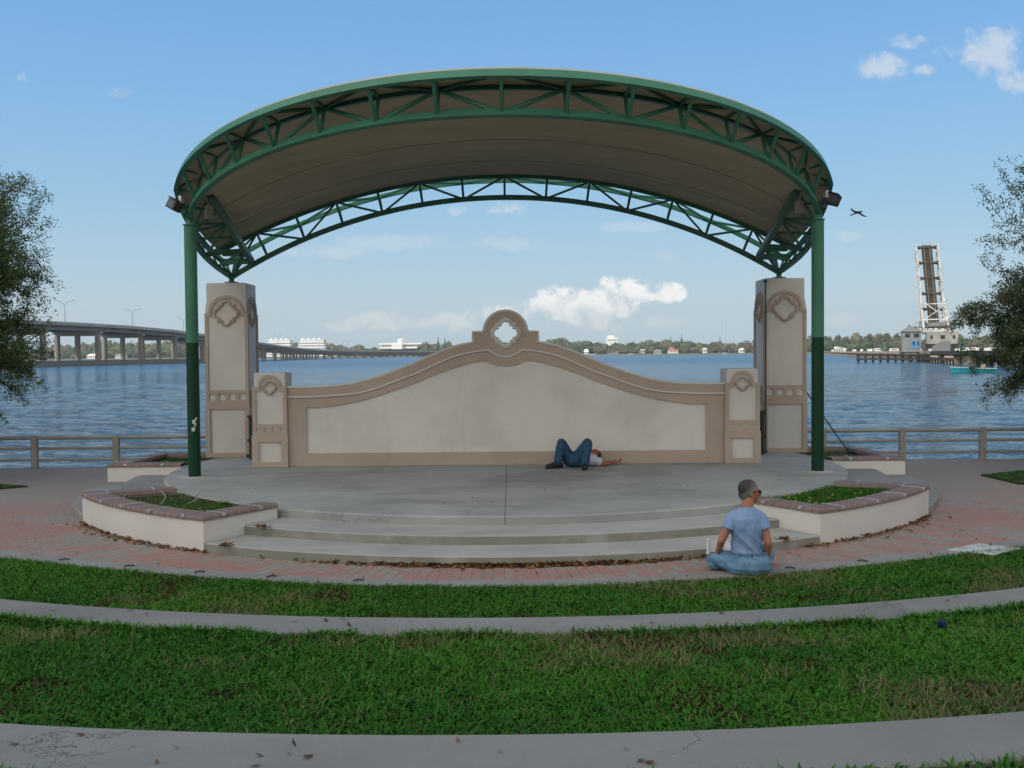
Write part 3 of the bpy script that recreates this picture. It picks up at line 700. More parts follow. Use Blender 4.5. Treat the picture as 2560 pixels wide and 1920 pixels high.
# webs: posts, crosspieces, diagonals, lacing; each member a part of its own
def member(nm, p, q, r, m_):
    MB().tube(p, q, r, 6).build(nm, m_, canopy)
for k in range(-8, 9):
    s = k/8
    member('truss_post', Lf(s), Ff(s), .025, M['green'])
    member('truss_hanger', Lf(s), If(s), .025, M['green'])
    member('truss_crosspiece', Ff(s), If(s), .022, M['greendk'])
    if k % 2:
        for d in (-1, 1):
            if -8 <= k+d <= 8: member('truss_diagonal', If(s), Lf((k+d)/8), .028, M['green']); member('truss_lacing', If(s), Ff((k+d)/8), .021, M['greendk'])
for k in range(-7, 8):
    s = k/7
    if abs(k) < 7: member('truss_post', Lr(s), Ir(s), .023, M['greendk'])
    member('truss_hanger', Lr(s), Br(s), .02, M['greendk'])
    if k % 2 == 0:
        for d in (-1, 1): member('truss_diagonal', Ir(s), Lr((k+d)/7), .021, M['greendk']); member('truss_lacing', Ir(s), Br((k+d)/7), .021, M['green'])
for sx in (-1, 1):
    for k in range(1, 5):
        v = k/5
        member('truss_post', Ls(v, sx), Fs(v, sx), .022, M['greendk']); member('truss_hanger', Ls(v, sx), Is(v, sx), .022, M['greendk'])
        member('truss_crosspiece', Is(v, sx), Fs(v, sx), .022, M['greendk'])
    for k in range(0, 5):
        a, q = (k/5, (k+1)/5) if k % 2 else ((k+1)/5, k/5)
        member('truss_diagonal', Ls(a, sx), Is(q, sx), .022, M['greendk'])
    # corner web over the column, and struts fanning to the pillar foot
    member('truss_diagonal', Lf(sx*1.0), If(sx*7/8), .024, M['green'])
    p = Fs(.82, sx); member('end_strut', Lr(sx*1.0), p, .022, M['greendk'])
    b = MB(); b.lathe([(.13, 0), (.13, .025), (.05, .04), (.045, .10)], 12, (sx*4.90, 17.95, 3.40)); b.build('bearing', M['greendk'], canopy, True)
    # column with two-tone paint, a cap plate and a grout pad
    cx, cy = sx*4.655, 14.9
    col = MB().tube((cx, cy, ZS+.002), (cx, cy, 4.03), .091, 24).build('column', M['column'], canopy, True)
    b = MB(); b.lathe([(.105, 4.045), (.105, 4.06)], 16, (cx, cy, 0)); b.lathe([(.06, 4.028), (.06, 4.16)], 12, (cx, cy, 0)); b.build('cap_plate', M['green'], col)
    b = MB(); b.lathe([(.24, ZS), (.22, ZS+.006), (.13, ZS+.012)], 24, (cx, cy, 0)); b.build('grout_pad', simple('grout', (.42, .41, .37)) if sx < 0 else bpy.data.materials['grout'], col)
stk = simple('sticker_paper', (.55, .55, .52), (.35, .34, .33), 30, .6, 0)
col0 = [o for o in canopy.children if o.name.startswith('column')][0]
for a, z, w, h in ((R(-78), .99, .05, .055), (R(-72), 1.10, .045, .06), (R(-60), 1.06, .03, .05), (R(-50), 1.15, .025, .045)):
    b = MB(); r = .0925; cx, cy = -4.655, 14.9; n = 4
    vs = [(cx+r*math.cos(a+(i/n-.5)*w/r), cy+r*math.sin(a+(i/n-.5)*w/r), z+j*h+(i/n)*.012) for j in (0, 1) for i in range(n+1)]
    b.add(vs, [(i, i+1, n+2+i, n+1+i) for i in range(n)]); b.build('sticker', stk, col0)
# floodlights clamped to the outer corners
def floodlight(sx, label):
    c = Vector((sx*4.76, 14.55, 4.30)); root = empty('floodlight', c, label, 'floodlight', 'floodlights on the canopy corners')
    m = Matrix.Rotation(sx*R(-28), 3, 'Y') @ Matrix.Rotation(sx*R(34), 3, 'Z') if sx < 0 else Matrix.Rotation(R(24), 3, 'Y') @ Matrix.Rotation(R(-40), 3, 'Z')
    b = MB(); q = MB(); q.cbox((0, 0, 0), (.20, .15, .165), .02)
    q.add([(-.09, -.07, .07), (.09, -.07, .07), (.09, -.11, .062), (-.09, -.11, .062), (-.09, -.07, .078), (.09, -.07, .078), (.09, -.11, .07), (-.09, -.11, .07)],
          [(0, 1, 2, 3), (4, 7, 6, 5), (0, 4, 5, 1), (1, 5, 6, 2), (2, 6, 7, 3), (3, 7, 4, 0)])
    q.v = [tuple(c + m @ Vector(p)) for p in q.v]; q.build('housing', M['lampbox'], root)
    q = MB(); q.cbox((0, -.073, 0), (.15, .01, .12), .003); q.v = [tuple(c + m @ Vector(p)) for p in q.v]; q.build('lens', M['lens'], root)
    q = MB(); p1 = Vector((sx*4.68, 14.72, 4.22)); q.tube(c, p1, .018, 8); q.cbox(c+Vector((-sx*.10, -.02, .07)), (.05, .07, .11), .008, sx*.4); q.build('bracket', M['metal'], root)
floodlight(-1, 'boxy bronze floodlight on the left corner of the canopy'); floodlight(1, 'boxy bronze floodlight on the right corner of the canopy')
for sx in (-1, 1):
    b = MB(); c = Vector((sx*4.45, 15.15, 4.27)); b.cbox(c, (.08, .12, .2), .02, sx*.5); b.tube(c+Vector((0, 0, .1)), c+Vector((sx*.05, 0, .27)), .015, 6)
    top(b, 'spotlight', M['rail'], 'small grey spotlight tucked under the left canopy truss' if sx < 0 else 'small grey spotlight tucked under the right canopy truss', 'spotlight', None, True, c)

# ------------------------------------------------------------------ waterfront railing
rail = empty('railing', (0, 19.06, 0), 'low three-bar tan railing along the edge of the water', 'railing')
YR = 19.06
posts = [-7.46-1.56*i for i in range(14, -1, -1)] + [-7.46+1.5*i for i in range(1, 10)] + [7.55+1.54*i for i in range(15)]
for z, r in ((.575, .036), (.375, .026), (.155, .026)):
    b = MB(); b.tube((posts[0], YR, z), (posts[-1], YR, z), r, 10); b.build('rail', M['rail'], rail, True)
for x in posts:
    b = MB(); b.prism([(x-.055, YR-.05), (x+.055, YR-.05), (x+.055, YR+.05), (x-.055, YR+.05)], .012, .62); b.cbox((x, YR, .008), (.17, .15, .016), .004); b.build('post', M['rail'], rail)
# ------------------------------------------------------------------ people
from mathutils import noise as mnz
def limb(b, pts, rs, seg=12):
    """tapered chain with round joints"""
    pts = [Vector(p) for p in pts]
    for i in range(len(pts)-1): b.tube(pts[i], pts[i+1], rs[i], seg, rs[i+1])
    for p, r in zip(pts, rs): b.ball(p, r, seg, 8)
    return b
def loft(b, rings, seg=20):
    """body of elliptical sections: (centre, rx, ry, axis_x, axis_y)"""
    vs = []
    for c, rx, ry, ax, ay in rings:
        c, ax, ay = Vector(c), Vector(ax).normalized(), Vector(ay).normalized()
        vs += [c + ax*(rx*math.cos(2*math.pi*k/seg)) + ay*(ry*math.sin(2*math.pi*k/seg)) for k in range(seg)]
    n = len(rings)
    fs = [(i*seg+k, i*seg+(k+1) % seg, (i+1)*seg+(k+1) % seg, (i+1)*seg+k) for i in range(n-1) for k in range(seg)]
    fs += [tuple(range(seg))[::-1], tuple((n-1)*seg+k for k in range(seg))]
    return b.add(vs, fs)
def fuse(b, name, mat_, parent, voxel=.008, smooth=6, fold=0.0, fscale=9.0, fstretch=(1, 1, 1), crease=None):
    """the overlapping shapes melted into one continuous surface"""
    me = b.mesh(name, root_loc(parent)); ob = bpy.data.objects.new(name, me); COL.objects.link(ob)
    r = ob.modifiers.new('r', 'REMESH'); r.mode = 'VOXEL'; r.voxel_size = voxel
    s_ = ob.modifiers.new('s', 'SMOOTH'); s_.factor = .5; s_.iterations = smooth
    dg = bpy.context.evaluated_depsgraph_get(); dg.update()
    m2 = bpy.data.meshes.new_from_object(ob.evaluated_get(dg)); bpy.data.objects.remove(ob); bpy.data.meshes.remove(me)
    if fold:
        from mathutils import noise as mn
        m2.calc_loop_triangles(); nn = [v.normal.copy() for v in m2.vertices]
        for v, n_ in zip(m2.vertices, nn):
            p = Vector((v.co.x*fstretch[0], v.co.y*fstretch[1], v.co.z*fstretch[2]))*fscale
            v.co += n_*(fold*(1-2*abs(mn.noise(p))) + fold*.4*mn.noise(p*2.3))
    if crease:
        nn = [v.normal.copy() for v in m2.vertices]
        for v, n_ in zip(m2.vertices, nn): v.co += n_*crease(v.co)
    o = link(name, m2, mat_, parent, True); return o
M['skin'] = simple('weathered_skin', (.36, .175, .115), (.28, .115, .075), 9, .55, .2, .002, 90)
M['redskin'] = simple('sunburnt_skin', (.33, .115, .075), (.24, .07, .045), 9, .55, .2, .002, 90)
def denim(name, c, wash):
    m, t = mat(name); P = world_pos(t)
    f = t.ss(t.noise(t.mapv(P, (1, 1, 2.2)), 7, 6, .65), .32, .7)
    col = t.mix(f, c, wash); col = t.mix(t.m('MULTIPLY', t.noise(P, 220, 2), .35), col, tuple(q*.55 for q in c))
    finish(t, col, .85, t.noise(P, 38, 5, .7), .5, .008, .15); return m
M['denim_light'] = denim('faded_denim', (.095, .20, .325), (.19, .32, .46))
M['denim_band'] = denim('denim_seam', (.075, .16, .26), (.12, .22, .33))
M['denim_dark'] = denim('blue_denim', (.022, .06, .11), (.04, .10, .165))
M['tee_blue'] = simple('blue_jersey', (.21, .31, .50), (.165, .255, .43), 5, .85, .4, .006, 45)
M['tee_white'] = simple('white_jersey', (.55, .56, .62), (.45, .46, .54), 9, .85, .4, .006, 45)
M['hair'] = simple('grey_hair', (.085, .082, .075), (.125, .12, .112), 40, .7, .6, .003, 160, lo=.3, hi=.7)
m_, t = mat('greying_hair'); ob_ = t.n('ShaderNodeTexCoord').outputs['Object']; sx_ = t.n('ShaderNodeSeparateXYZ', i_0=ob_)
strand = t.noise(t.mapv(ob_, (60, 60, 320), rot=(0, .5, 0)), 1.0, 3, .6)
silver = t.ss(t.m('SUBTRACT', t.m('ADD', sx_.outputs[0], t.m('MULTIPLY', strand, .05)), t.m('MULTIPLY', t.m('SUBTRACT', sx_.outputs[2], .80), .9)), -.02, .10)
hc1 = t.mix(silver, (.045, .042, .038), (.25, .24, .22)); hc1 = t.mix(t.m('MULTIPLY', strand, .6), hc1, (.03, .028, .026))
finish(t, hc1, .65, strand, .8, .004, .3); M['hair'] = m_
M['hairdk'] = simple('dark_hair', (.03, .022, .018), None, 30, .6, .6, .004, 120)
M['shoe'] = simple('black_shoe', (.014, .013, .013), (.03, .028, .027), 14, .5)
M['glass'] = simple('dark_lens', (.01, .01, .012), None, 5, .12, 0, spec=.8)
M['thread'] = simple('pale_stitching', (.24, .33, .42))
M['paper'] = simple('white_paper', (.75, .75, .76), (.62, .62, .64), 14, .7, .2)
def hand(b, wrist, d, palm_n, side, curl=.5, sc=1.0):
    """palm, four unequal bent fingers, thumb from the side; d = pointing direction, palm_n = out of the palm"""
    d = Vector(d).normalized(); n_ = Vector(palm_n); n_ = (n_-d*n_.dot(d)).normalized(); s_ = d.cross(n_)*side; w = Vector(wrist)
    loft(b, [(w, .026*sc, .02*sc, s_, n_), (w+d*.04*sc, .038*sc, .017*sc, s_, n_), (w+d*.085*sc, .042*sc, .015*sc, s_, n_), (w+d*.1*sc, .04*sc, .012*sc, s_, n_)], 12)
    for i, (o, L) in enumerate(((-.031, .075), (-.011, .085), (.010, .078), (.029, .062))):
        p = w+d*.092*sc+s_*o*sc; a = curl*.8; dd = d*math.cos(a)+n_*math.sin(a); q = p+dd*L*.45*sc
        a2 = curl*2.0; d2 = d*math.cos(a2)+n_*math.sin(a2); r2 = q+d2*L*.32*sc; a3 = curl*2.8; d3 = d*math.cos(a3)+n_*math.sin(a3)
        limb(b, [p, q, r2, r2+d3*L*.25*sc], [.0092*sc, .0085*sc, .0078*sc, .0065*sc], 8)
    p = w+d*.03*sc-s_*.03*sc; q = p+(d*.6-s_*.7+n_*.25).normalized()*.042*sc; limb(b, [p, q, q+(d*.9-s_*.15+n_*.35).normalized()*.034*sc], [.0125*sc, .0105*sc, .008*sc], 8)
def head(b, c, fwd, upv, s=1.0, ears=True):
    """skull, jaw, nose, brow, lips, ears; c = middle of the head"""
    f = Vector(fwd).normalized(); u_ = Vector(upv); u_ = (u_-f*u_.dot(f)).normalized(); r = f.cross(u_); c = Vector(c)
    m = Matrix((r, f, u_)).transposed(); q = lambda x, y, z: c + (r*x+f*y+u_*z)*s
    b.ball(q(0, -.012, .03), (.072*s, .092*s, .078*s), 20, 14, m); b.ball(q(0, .03, -.02), (.058*s, .062*s, .08*s), 18, 12, m)
    b.ball(q(0, .052, -.078), (.034*s, .034*s, .028*s), 14, 10, m); b.ball(q(0, .066, .028), (.052*s, .022*s, .014*s), 14, 8, m)
    b.tube(q(0, .082, .012), q(0, .104, -.020), .010*s, 8, .015*s); b.ball(q(0, .104, -.022), .0145*s, 10, 8); b.ball(q(-.011, .094, -.026), .010*s, 8, 6); b.ball(q(.011, .094, -.026), .010*s, 8, 6)
    b.ball(q(0, .086, -.046), (.022*s, .011*s, .0065*s), 10, 6, m); b.ball(q(0, .084, -.057), (.019*s, .011*s, .0075*s), 10, 6, m)
    for sx in (-1, 1):
        b.ball(q(sx*.043, .062, -.008), (.02*s, .016*s, .016*s), 10, 8, m)
        if ears:
            me_ = m @ Matrix.Rotation(sx*R(-22), 3, 'Z'); b.ball(q(sx*.074, -.004, -.010), (.009*s, .018*s, .028*s), 12, 8, me_); b.ball(q(sx*.072, .002, -.032), (.007*s, .010*s, .010*s), 10, 6, me_)
    return q, m
# --- man sitting cross-legged on the kerb, back to the viewer, looking to the right
O = Vector((2.288, 9.36, .006)); P_ = lambda x, y, z: O + Vector((x, y, z))
man = empty('person', O, 'man in faded blue tee and light jeans sitting on the kerb, head turned right', 'person')
fw = Vector((.985, .15, -.04)); upv = Vector((.02, -.05, 1))
HC = P_(.030, .035, .772)
b = MB(); qh, mh = head(b, HC, fw, upv, 1.02)
limb(b, [P_(.0, .01, .58), P_(.005, .015, .64), P_(.018, .03, .72)], [.066, .056, .058], 14)
loft(b, [(P_(.02, .06, .12), .12, .08, (1, 0, 0), (0, 1, 0)), (P_(.01, .05, .30), .09, .06, (1, 0, 0), (0, 1, 0)), (P_(0, .02, .48), .125, .09, (1, 0, 0), (0, 1, 0)), (P_(0, .01, .57), .10, .07, (1, 0, 0), (0, 1, 0)), (P_(0, .01, .60), .07, .06, (1, 0, 0), (0, 1, 0))])
LW, RW = P_(-.245, .13, .19), P_(.208, .08, .125)
limb(b, [P_(-.14, .01, .54), P_(-.245, -.015, .325), LW], [.046, .039, .026], 14)
limb(b, [P_(.13, .0, .54), P_(.19, -.03, .30), RW], [.046, .040, .027], 14)
hand(b, LW, (.22, .9, -.32), (.9, -.1, .1), 1, .55); hand(b, RW, (-.02, .55, -.75), (-.9, 0, .2), -1, .5)
limb(b, [P_(.08, .5, .055), P_(-.04, .5, .045)], [.036, .03]); limb(b, [P_(-.1, .42, .055), P_(.06, .43, .05)], [.036, .03])
limb(b, [P_(-.06, .08, .12), P_(-.24, .19, .10)], [.055, .04]); limb(b, [P_(.1, .08, .12), P_(.26, .44, .12)], [.06, .05])
fuse(b, 'body', M['skin'], man, .0062, 5)
b = MB()     # hair: a close grey cap leaving face and ears free
b.ball(qh(0, -.018, .037), (.076, .096, .082), 24, 16, mh); b.ball(qh(0, -.046, -.018), (.060, .058, .066), 20, 14, mh)
for sx in (-1, 1): b.ball(qh(sx*.055, -.012, .012), (.026, .048, .05), 14, 10, mh); b.ball(qh(sx*.071, .026, .004), (.008, .012, .03), 10, 8, mh)
h = fuse(b, 'hair', M['hair'], man, .006, 4, .0008, 90)
bm = bmesh.new(); bm.from_mesh(h.data); inv = mh.inverted(); rl = O
dele = []
for v in bm.verts:
    q = inv @ (v.co + rl - HC)
    if q.y > .014 + max(0, q.z-.03)*1.05 + .010*mnz.noise(q*55) - .012*(q.z < .012): dele.append(v)
bmesh.ops.delete(bm, geom=dele, context='VERTS'); bm.to_mesh(h.data); bm.free()
b = MB()     # t-shirt
loft(b, [(P_(.012, .05, .165), .150, .115, (1, 0, 0), (0, 1, 0)), (P_(.010, .045, .24), .139, .105, (1, 0, 0), (0, 1, 0)), (P_(.005, .03, .34), .143, .106, (1, 0, 0), (0, 1, 0)), (P_(-.003, .02, .45), .158, .112, (1, 0, 0), (0, 1, 0)),
         (P_(-.008, .012, .53), .160, .10, (1, 0, 0), (0, 1, 0)), (P_(-.006, .01, .585), .122, .08, (1, 0, 0), (0, 1, 0)), (P_(0, .012, .622), .077, .066, (1, 0, 0), (0, 1, 0)), (P_(.005, .014, .632), .070, .063, (1, 0, 0), (0, 1, 0))], 28)
for a, q, e_ in ((P_(-.11, .01, .553), P_(-.145, .008, .525), P_(-.186, -.01, .43)), (P_(.095, .008, .55), P_(.128, 0, .522), P_(.160, -.02, .43))):
    limb(b, [a, q], [.058, .058], 16); b.tube(q, e_, .057, 18, .056)
fuse(b, 'shirt', M['tee_blue'], man, .0065, 4, .005, 8, (1.25, 1, .5), crease=lambda p: (
    .013*max(0, 1-abs(p.z-.27)/.2)*(1-2*abs(mnz.noise(Vector((p.x*7+p.z*6.5, p.y*3, p.z*1.2+4)))*1.6)) + .006*max(0, 1-abs(p.z-.47)/.12)*(1-2*abs(mnz.noise(Vector((p.x*9-p.z*3, 3, p.z*2)))*1.6))))
b = MB()     # jeans
loft(b, [(P_(.03, .06, .008), .19, .14, (1, 0, 0), (0, 1, 0)), (P_(.03, .055, .06), .212, .165, (1, 0, 0), (0, 1, 0)), (P_(.03, .05, .12), .198, .15, (1, 0, 0), (0, 1, 0)), (P_(.026, .05, .185), .172, .122, (1, 0, 0), (0, 1, 0)), (P_(.025, .05, .205), .17, .12, (1, 0, 0), (0, 1, 0))], 28)
limb(b, [P_(-.06, .07, .11), P_(-.19, .13, .112), P_(-.275, .21, .10)], [.098, .083, .068], 18); limb(b, [P_(-.275, .205, .07), P_(-.18, .29, .062), P_(.0, .42, .06)], [.064, .060, .052], 16)
limb(b, [P_(.12, .08, .11), P_(.22, .27, .115), P_(.28, .42, .11)], [.105, .09, .074], 18); limb(b, [P_(.28, .42, .09), P_(.14, .48, .07), P_(.02, .50, .06)], [.068, .06, .052], 16)
jn = fuse(b, 'jeans', M['denim_light'], man, .0075, 3, .003, 9, crease=lambda p: .010*(1-2*abs(mnz.noise(Vector((p.x*5+p.z*9, p.y*4, p.z*4-p.x*3)))*1.7))*min(1, max(0, (abs(p.x-.02)-.14)/.08)))
def on_seat(x, z):   # back surface of the seat
    zz = [(0.008, .19, .14), (.06, .212, .165), (.12, .198, .15), (.185, .172, .122)]
    for (z0, a0, b0), (z1, a1, b1) in zip(zz, zz[1:]):
        if z0 <= z <= z1: f = (z-z0)/(z1-z0); rx, ry = a0+(a1-a0)*f, b0+(b1-b0)*f
    return P_(.03+x, .055-ry*math.sqrt(max(0, 1-(x/rx)**2))-.003, z)
b = MB()
loft(b, [(P_(.026, .05, .176), .178, .128, (1, 0, 0), (0, 1, 0)), (P_(.024, .05, .205), .170, .124, (1, 0, 0), (0, 1, 0))], 32)
for a in (-1.57, -2.2, -.95): p = P_(.026+.176*math.cos(a), .05+.129*math.sin(a), .19); b.cbox(p, (.012, .012, .045), .002, a+1.57)
b.build('waistband', M['denim_band'], jn, True)
b = MB()
for sx in (-1, 1): b.bar([on_seat(sx*.10-.01+dx_, z)-Vector((0, .006, 0)) for dx_, z in ((-.055, .13), (-.05, .085), (-.02, .068), (.02, .068), (.05, .085), (.055, .13))], .004, .0035)
b.build('pocket_seam', M['thread'], jn)
b = MB()
for sx in (-1, 1):
    b.bar([qh(sx*.078, -.004+.012*i, .012+.0008*i) for i in range(8)], .004, .007); b.ball(qh(sx*.032, .090, .006), (.029, .007, .021), 14, 8, mh)
b.bar([qh(-.05+.02*i, .097, .016) for i in range(6)], .004, .005)
b.build('sunglasses', M['glass'], man, True)
b = MB()
for p, d in ((P_(.1, .5, .05), -1), (P_(-.12, .42, .05), 1)): limb(b, [p, p+Vector((d*.09, .02, -.005)), p+Vector((d*.17, .03, -.012))], [.045, .042, .032])
fuse(b, 'shoes', M['shoe'], man, .009, 3)
# folded white paper held in his left hand, one edge rolled
b = MB(); vs = []; nu, nv = 14, 6
for j in range(nv+1):
    for i in range(nu+1):
        f, g = i/nu, j/nv; x = -.335+.25*f; y = .20+.06*math.sin(f*3)+.03*g; z = .15+.135*g - .07*max(0, f-.62)*2.6*g*1.0 + .016*math.sin(f*7+g*2)
        vs.append(P_(x, y, z))
w = nu+1; fs = [(j*w+i, j*w+i+1, (j+1)*w+i+1, (j+1)*w+i) for j in range(nv) for i in range(nu)]
off = [v+Vector((.0, .004, 0)) for v in vs]; N = len(vs)
b.add(vs, fs); b.add(off, [tuple(reversed(f)) for f in fs]); b.tube(P_(-.332, .2, .155), P_(-.329, .19, .30), .013, 10)
top(b, 'paper', M['paper'], 'white folded paper in the left hand of the sitting man', 'paper', None, True, P_(-.2, .2, .15))
# --- man lying on his back by the wall, knees up, feet to the left
O2 = Vector((1.05, 15.74, ZS)); Q_ = lambda x, y, z: Vector((x, y, ZS+z))
lie = empty('person', O2, 'man in white shirt and blue jeans lying on his back by the wall, knees raised', 'person')
hipL, hipR = Q_(.99, 15.78, .115), Q_(1.10, 15.69, .115)
kneeL, kneeR = Q_(.868, 15.66, .385), Q_(1.268, 15.58, .385)
ankL, ankR = Q_(.80, 15.60, .10), Q_(1.215, 15.43, .09)
b = MB()
hc = Q_(1.405, 16.005, .165); qh2, mh2 = head(b, hc, (-.35, -.35, .87), (.72, .45, .45), .98)
limb(b, [Q_(1.36, 15.95, .14), Q_(1.33, 15.90, .12)], [.055, .075], 14)
loft(b, [(Q_(1.07, 15.74, .115), .10, .15, (0, 0, 1), (-.3, .95, 0)), (Q_(1.2, 15.80, .12), .10, .14, (0, 0, 1), (-.3, .95, 0)), (Q_(1.36, 15.88, .10), .085, .155, (0, 0, 1), (-.3, .95, 0))])
sh = Q_(1.425, 15.79, .085); el = Q_(1.545, 15.77, .045); wr = Q_(1.70, 15.90, .05)
limb(b, [sh, el, wr], [.05, .042, .028], 14); hand(b, wr, (.9, .4, .05), (0, -.2, 1), 1, .35)
sh2 = Q_(1.36, 16.0, .12); limb(b, [sh2, Q_(1.27, 16.03, .20), Q_(1.30, 15.90, .25)], [.048, .04, .028], 12); hand(b, Q_(1.30, 15.90, .25), (.4, -.7, -.1), (.3, .2, -1), -1, .4)
limb(b, [hipL, kneeL, ankL], [.07, .05, .034]); limb(b, [hipR, kneeR, ankR], [.07, .05, .034])
fuse(b, 'body', M['redskin'], lie, .0075, 5)
b = MB(); b.ball(qh2(0, -.03, .04), (.075, .085, .078), 18, 12, mh2); fuse(b, 'hair', M['hairdk'], lie, .008, 2, .003, 50)
b = MB()
loft(b, [(Q_(1.09, 15.74, .125), .112, .165, (0, 0, 1), (-.3, .95, 0)), (Q_(1.20, 15.79, .135), .125, .162, (0, 0, 1), (-.3, .95, 0)), (Q_(1.32, 15.86, .12), .11, .18, (0, 0, 1), (-.3, .95, 0)), (Q_(1.40, 15.89, .10), .085, .17, (0, 0, 1), (-.3, .95, 0)), (Q_(1.43, 15.91, .10), .05, .10, (0, 0, 1), (-.3, .95, 0))], 24)
limb(b, [Q_(1.36, 15.82, .10), Q_(1.46, 15.785, .078)], [.078, .066], 16)
fuse(b, 'shirt', M['tee_white'], lie, .009, 4, .006, 11)
b = MB(); b.ball(Q_(1.04, 15.74, .125), (.125, .165, .12), 20, 14, Matrix.Rotation(R(25), 3, 'Z'))
limb(b, [hipL, hipL+(kneeL-hipL)*.6, kneeL], [.105, .086, .074], 18); limb(b, [kneeL, kneeL+(ankL-kneeL)*.4, ankL+Vector((0, 0, .0))], [.072, .068, .062], 16)
limb(b, [hipR, hipR+(kneeR-hipR)*.6, kneeR], [.105, .088, .076], 18); limb(b, [kneeR, kneeR+(ankR-kneeR)*.4, ankR], [.074, .07, .064], 16)
fuse(b, 'jeans', M['denim_dark'], lie, .0095, 4, .007, 10)
for a, toe in ((ankL, Vector((-.17, -.09, 0))), (ankR, Vector((-.03, -.20, 0)))):
    b = MB(); g = Vector((a.x, a.y, ZS)); d = toe.normalized()
    limb(b, [g-d*.05+Vector((0, 0, .05)), g+Vector((0, 0, .075))], [.046, .048]); limb(b, [g+Vector((0, 0, .06)), g+toe*.55+Vector((0, 0, .047)), g+toe*.95+Vector((0, 0, .038))], [.048, .044, .036])
    b.prism([tuple((g+d*x+Vector((-d.y, d.x, 0))*y)[:2]) for x, y in ((-.09, -.03), (-.09, .03), (.04, .042), (.15, .045), (.21, .025), (.21, -.025), (.15, -.045), (.04, -.04))], ZS+.003, ZS+.03)
    fuse(b, 'shoe', M['shoe'], lie, .008, 3)
# ------------------------------------------------------------------ highway bridge over the river (left)
M['parapet'] = simple('lit_concrete', (.44, .43, .395), None, .2, .85, 0)  # bridge concrete made paler: the parapet's sunlight is put into the colour
M['girder'] = simple('girder_concrete', (.24, .24, .225), None, .15, .85, 0)
def deck_line():
    # (d, x of the near edge, z of the deck)
    return [(150, -163, 12.4), (230, -164, 13.2), (320, -165, 13.9), (380, -165, 14.5), (435, -165, 14.8), (495, -165.5, 14.4), (560, -166, 13.0), (662, -167, 10.5), (780, -173, 8.4), (900, -179, 7.2),
            (1000, -182, 6.6), (1150, -170, 6.4), (1300, -148, 6.4), (1450, -125, 6.4), (1560, -105, 6.4)]
def bridge_at(d):
    L = deck_line()
    for (d0, x0, z0), (d1, x1, z1) in zip(L, L[1:]):
        if d0 <= d <= d1: f = (d-d0)/(d1-d0); return x0+(x1-x0)*f, z0+(z1-z0)*f
    return L[-1][1], L[-1][2]
hb = empty('highway_bridge', (-165, 150, SEA), 'long concrete highway bridge humped over the river on the left', 'bridge')
ds = list(range(150, 1561, 15)); BW_ = 23
def sw(b, dx, dz, w, h): b.bar([(bridge_at(d)[0]-BW_/2+dx, d, bridge_at(d)[1]+dz) for d in ds], w, h); return b
sw(MB(), 0, 0, BW_, .5).build('deck', M['bridge'], hb)
sw(MB(), BW_/2-.2, .62, .4, .9).build('parapet', M['parapet'], hb); sw(MB(), -BW_/2+.2, .62, .4, .9).build('parapet', M['parapet'], hb)
b = MB()
for dx in (-9.5, -4.7, 0, 4.7, 9.3): sw(b, dx, -1.15, .7, 1.8)
b.build('girder', M['girder'], hb)
pd = [217+48*i for i in range(12)] + [790+34*i for i in range(23)]
for d in pd:
    x, z = bridge_at(d); xc = x-BW_/2; zt = z-2.05
    b = MB(); b.add([(xc+s_*BW_*.43*k, d+q, zt-h) for q in (-1.1, 1.1) for s_, k, h in ((-1, 1, 0), (1, 1, 0), (1, 1, .8), (1, .82, 1.7), (-1, .82, 1.7), (-1, 1, .8))],
              [tuple(range(6)), tuple(range(6, 12))[::-1]] + [(i, (i+1) % 6, 6+(i+1) % 6, 6+i) for i in range(6)])
    cp = b.build('pier_cap', M['bridge'], hb)
    for k in (-.36, 0, .36):
        if zt-1.5 > SEA+.5:
            b = MB(); b.tube((xc+BW_*k, d, SEA-.5), (xc+BW_*k, d, zt-1.6), 1.15 if d < 700 else .9, 10); b.build('column', M['bridgedark'], cp, True)
b = MB()
b.box((-160.5, 425, SEA+.9), (2.2, 190, 2.4)); b.box((-172, 331, SEA+.9), (25, 2, 2.4)); b.box((-172, 519, SEA+.9), (25, 2, 2.4))
top(b, 'fender', M['seawall'], 'low weathered fender wall round the feet of the highway bridge', 'fender', None, False, (-162, 420, SEA))
M['pole'] = simple('galvanised_pole', (.22, .23, .23), None, 3, .5, 0)
def lamp_post():
    r = empty('street_lamp', (0, 0, 0), 'double-armed lamp post standing on the highway bridge', 'street lamp', 'lamp posts along the highway bridge')
    MB().tube((0, 0, 0), (0, 0, 8.2), .16, 8, .1).build('pole', M['pole'], r)
    for sx in (-1, 1):
        a = MB().path([(0, 0, 8.1), (sx*1.2, 0, 9.3), (sx*2.7, 0, 9.9)], .09, 6).build('arm', M['pole'], r)
        MB().cbox((sx*3.1, 0, 9.9), (1.1, .4, .2), .05).build('lantern', M['pole'], a)
    return r
lp = lamp_post()
for i, (d, k) in enumerate(((398, 1), (470, 1), (545, 1), (620, 1), (700, 1), (800, 1.05), (905, 1.1), (1010, 1.15), (1130, 1.2), (1260, 1.25), (1390, 1.25))):
    o = lp if i == 0 else copy_tree(lp); x, z = bridge_at(d); o.location = (x-BW_/2, d, z+.25); o.scale = (k, k, k); o.rotation_euler.z = R(8)

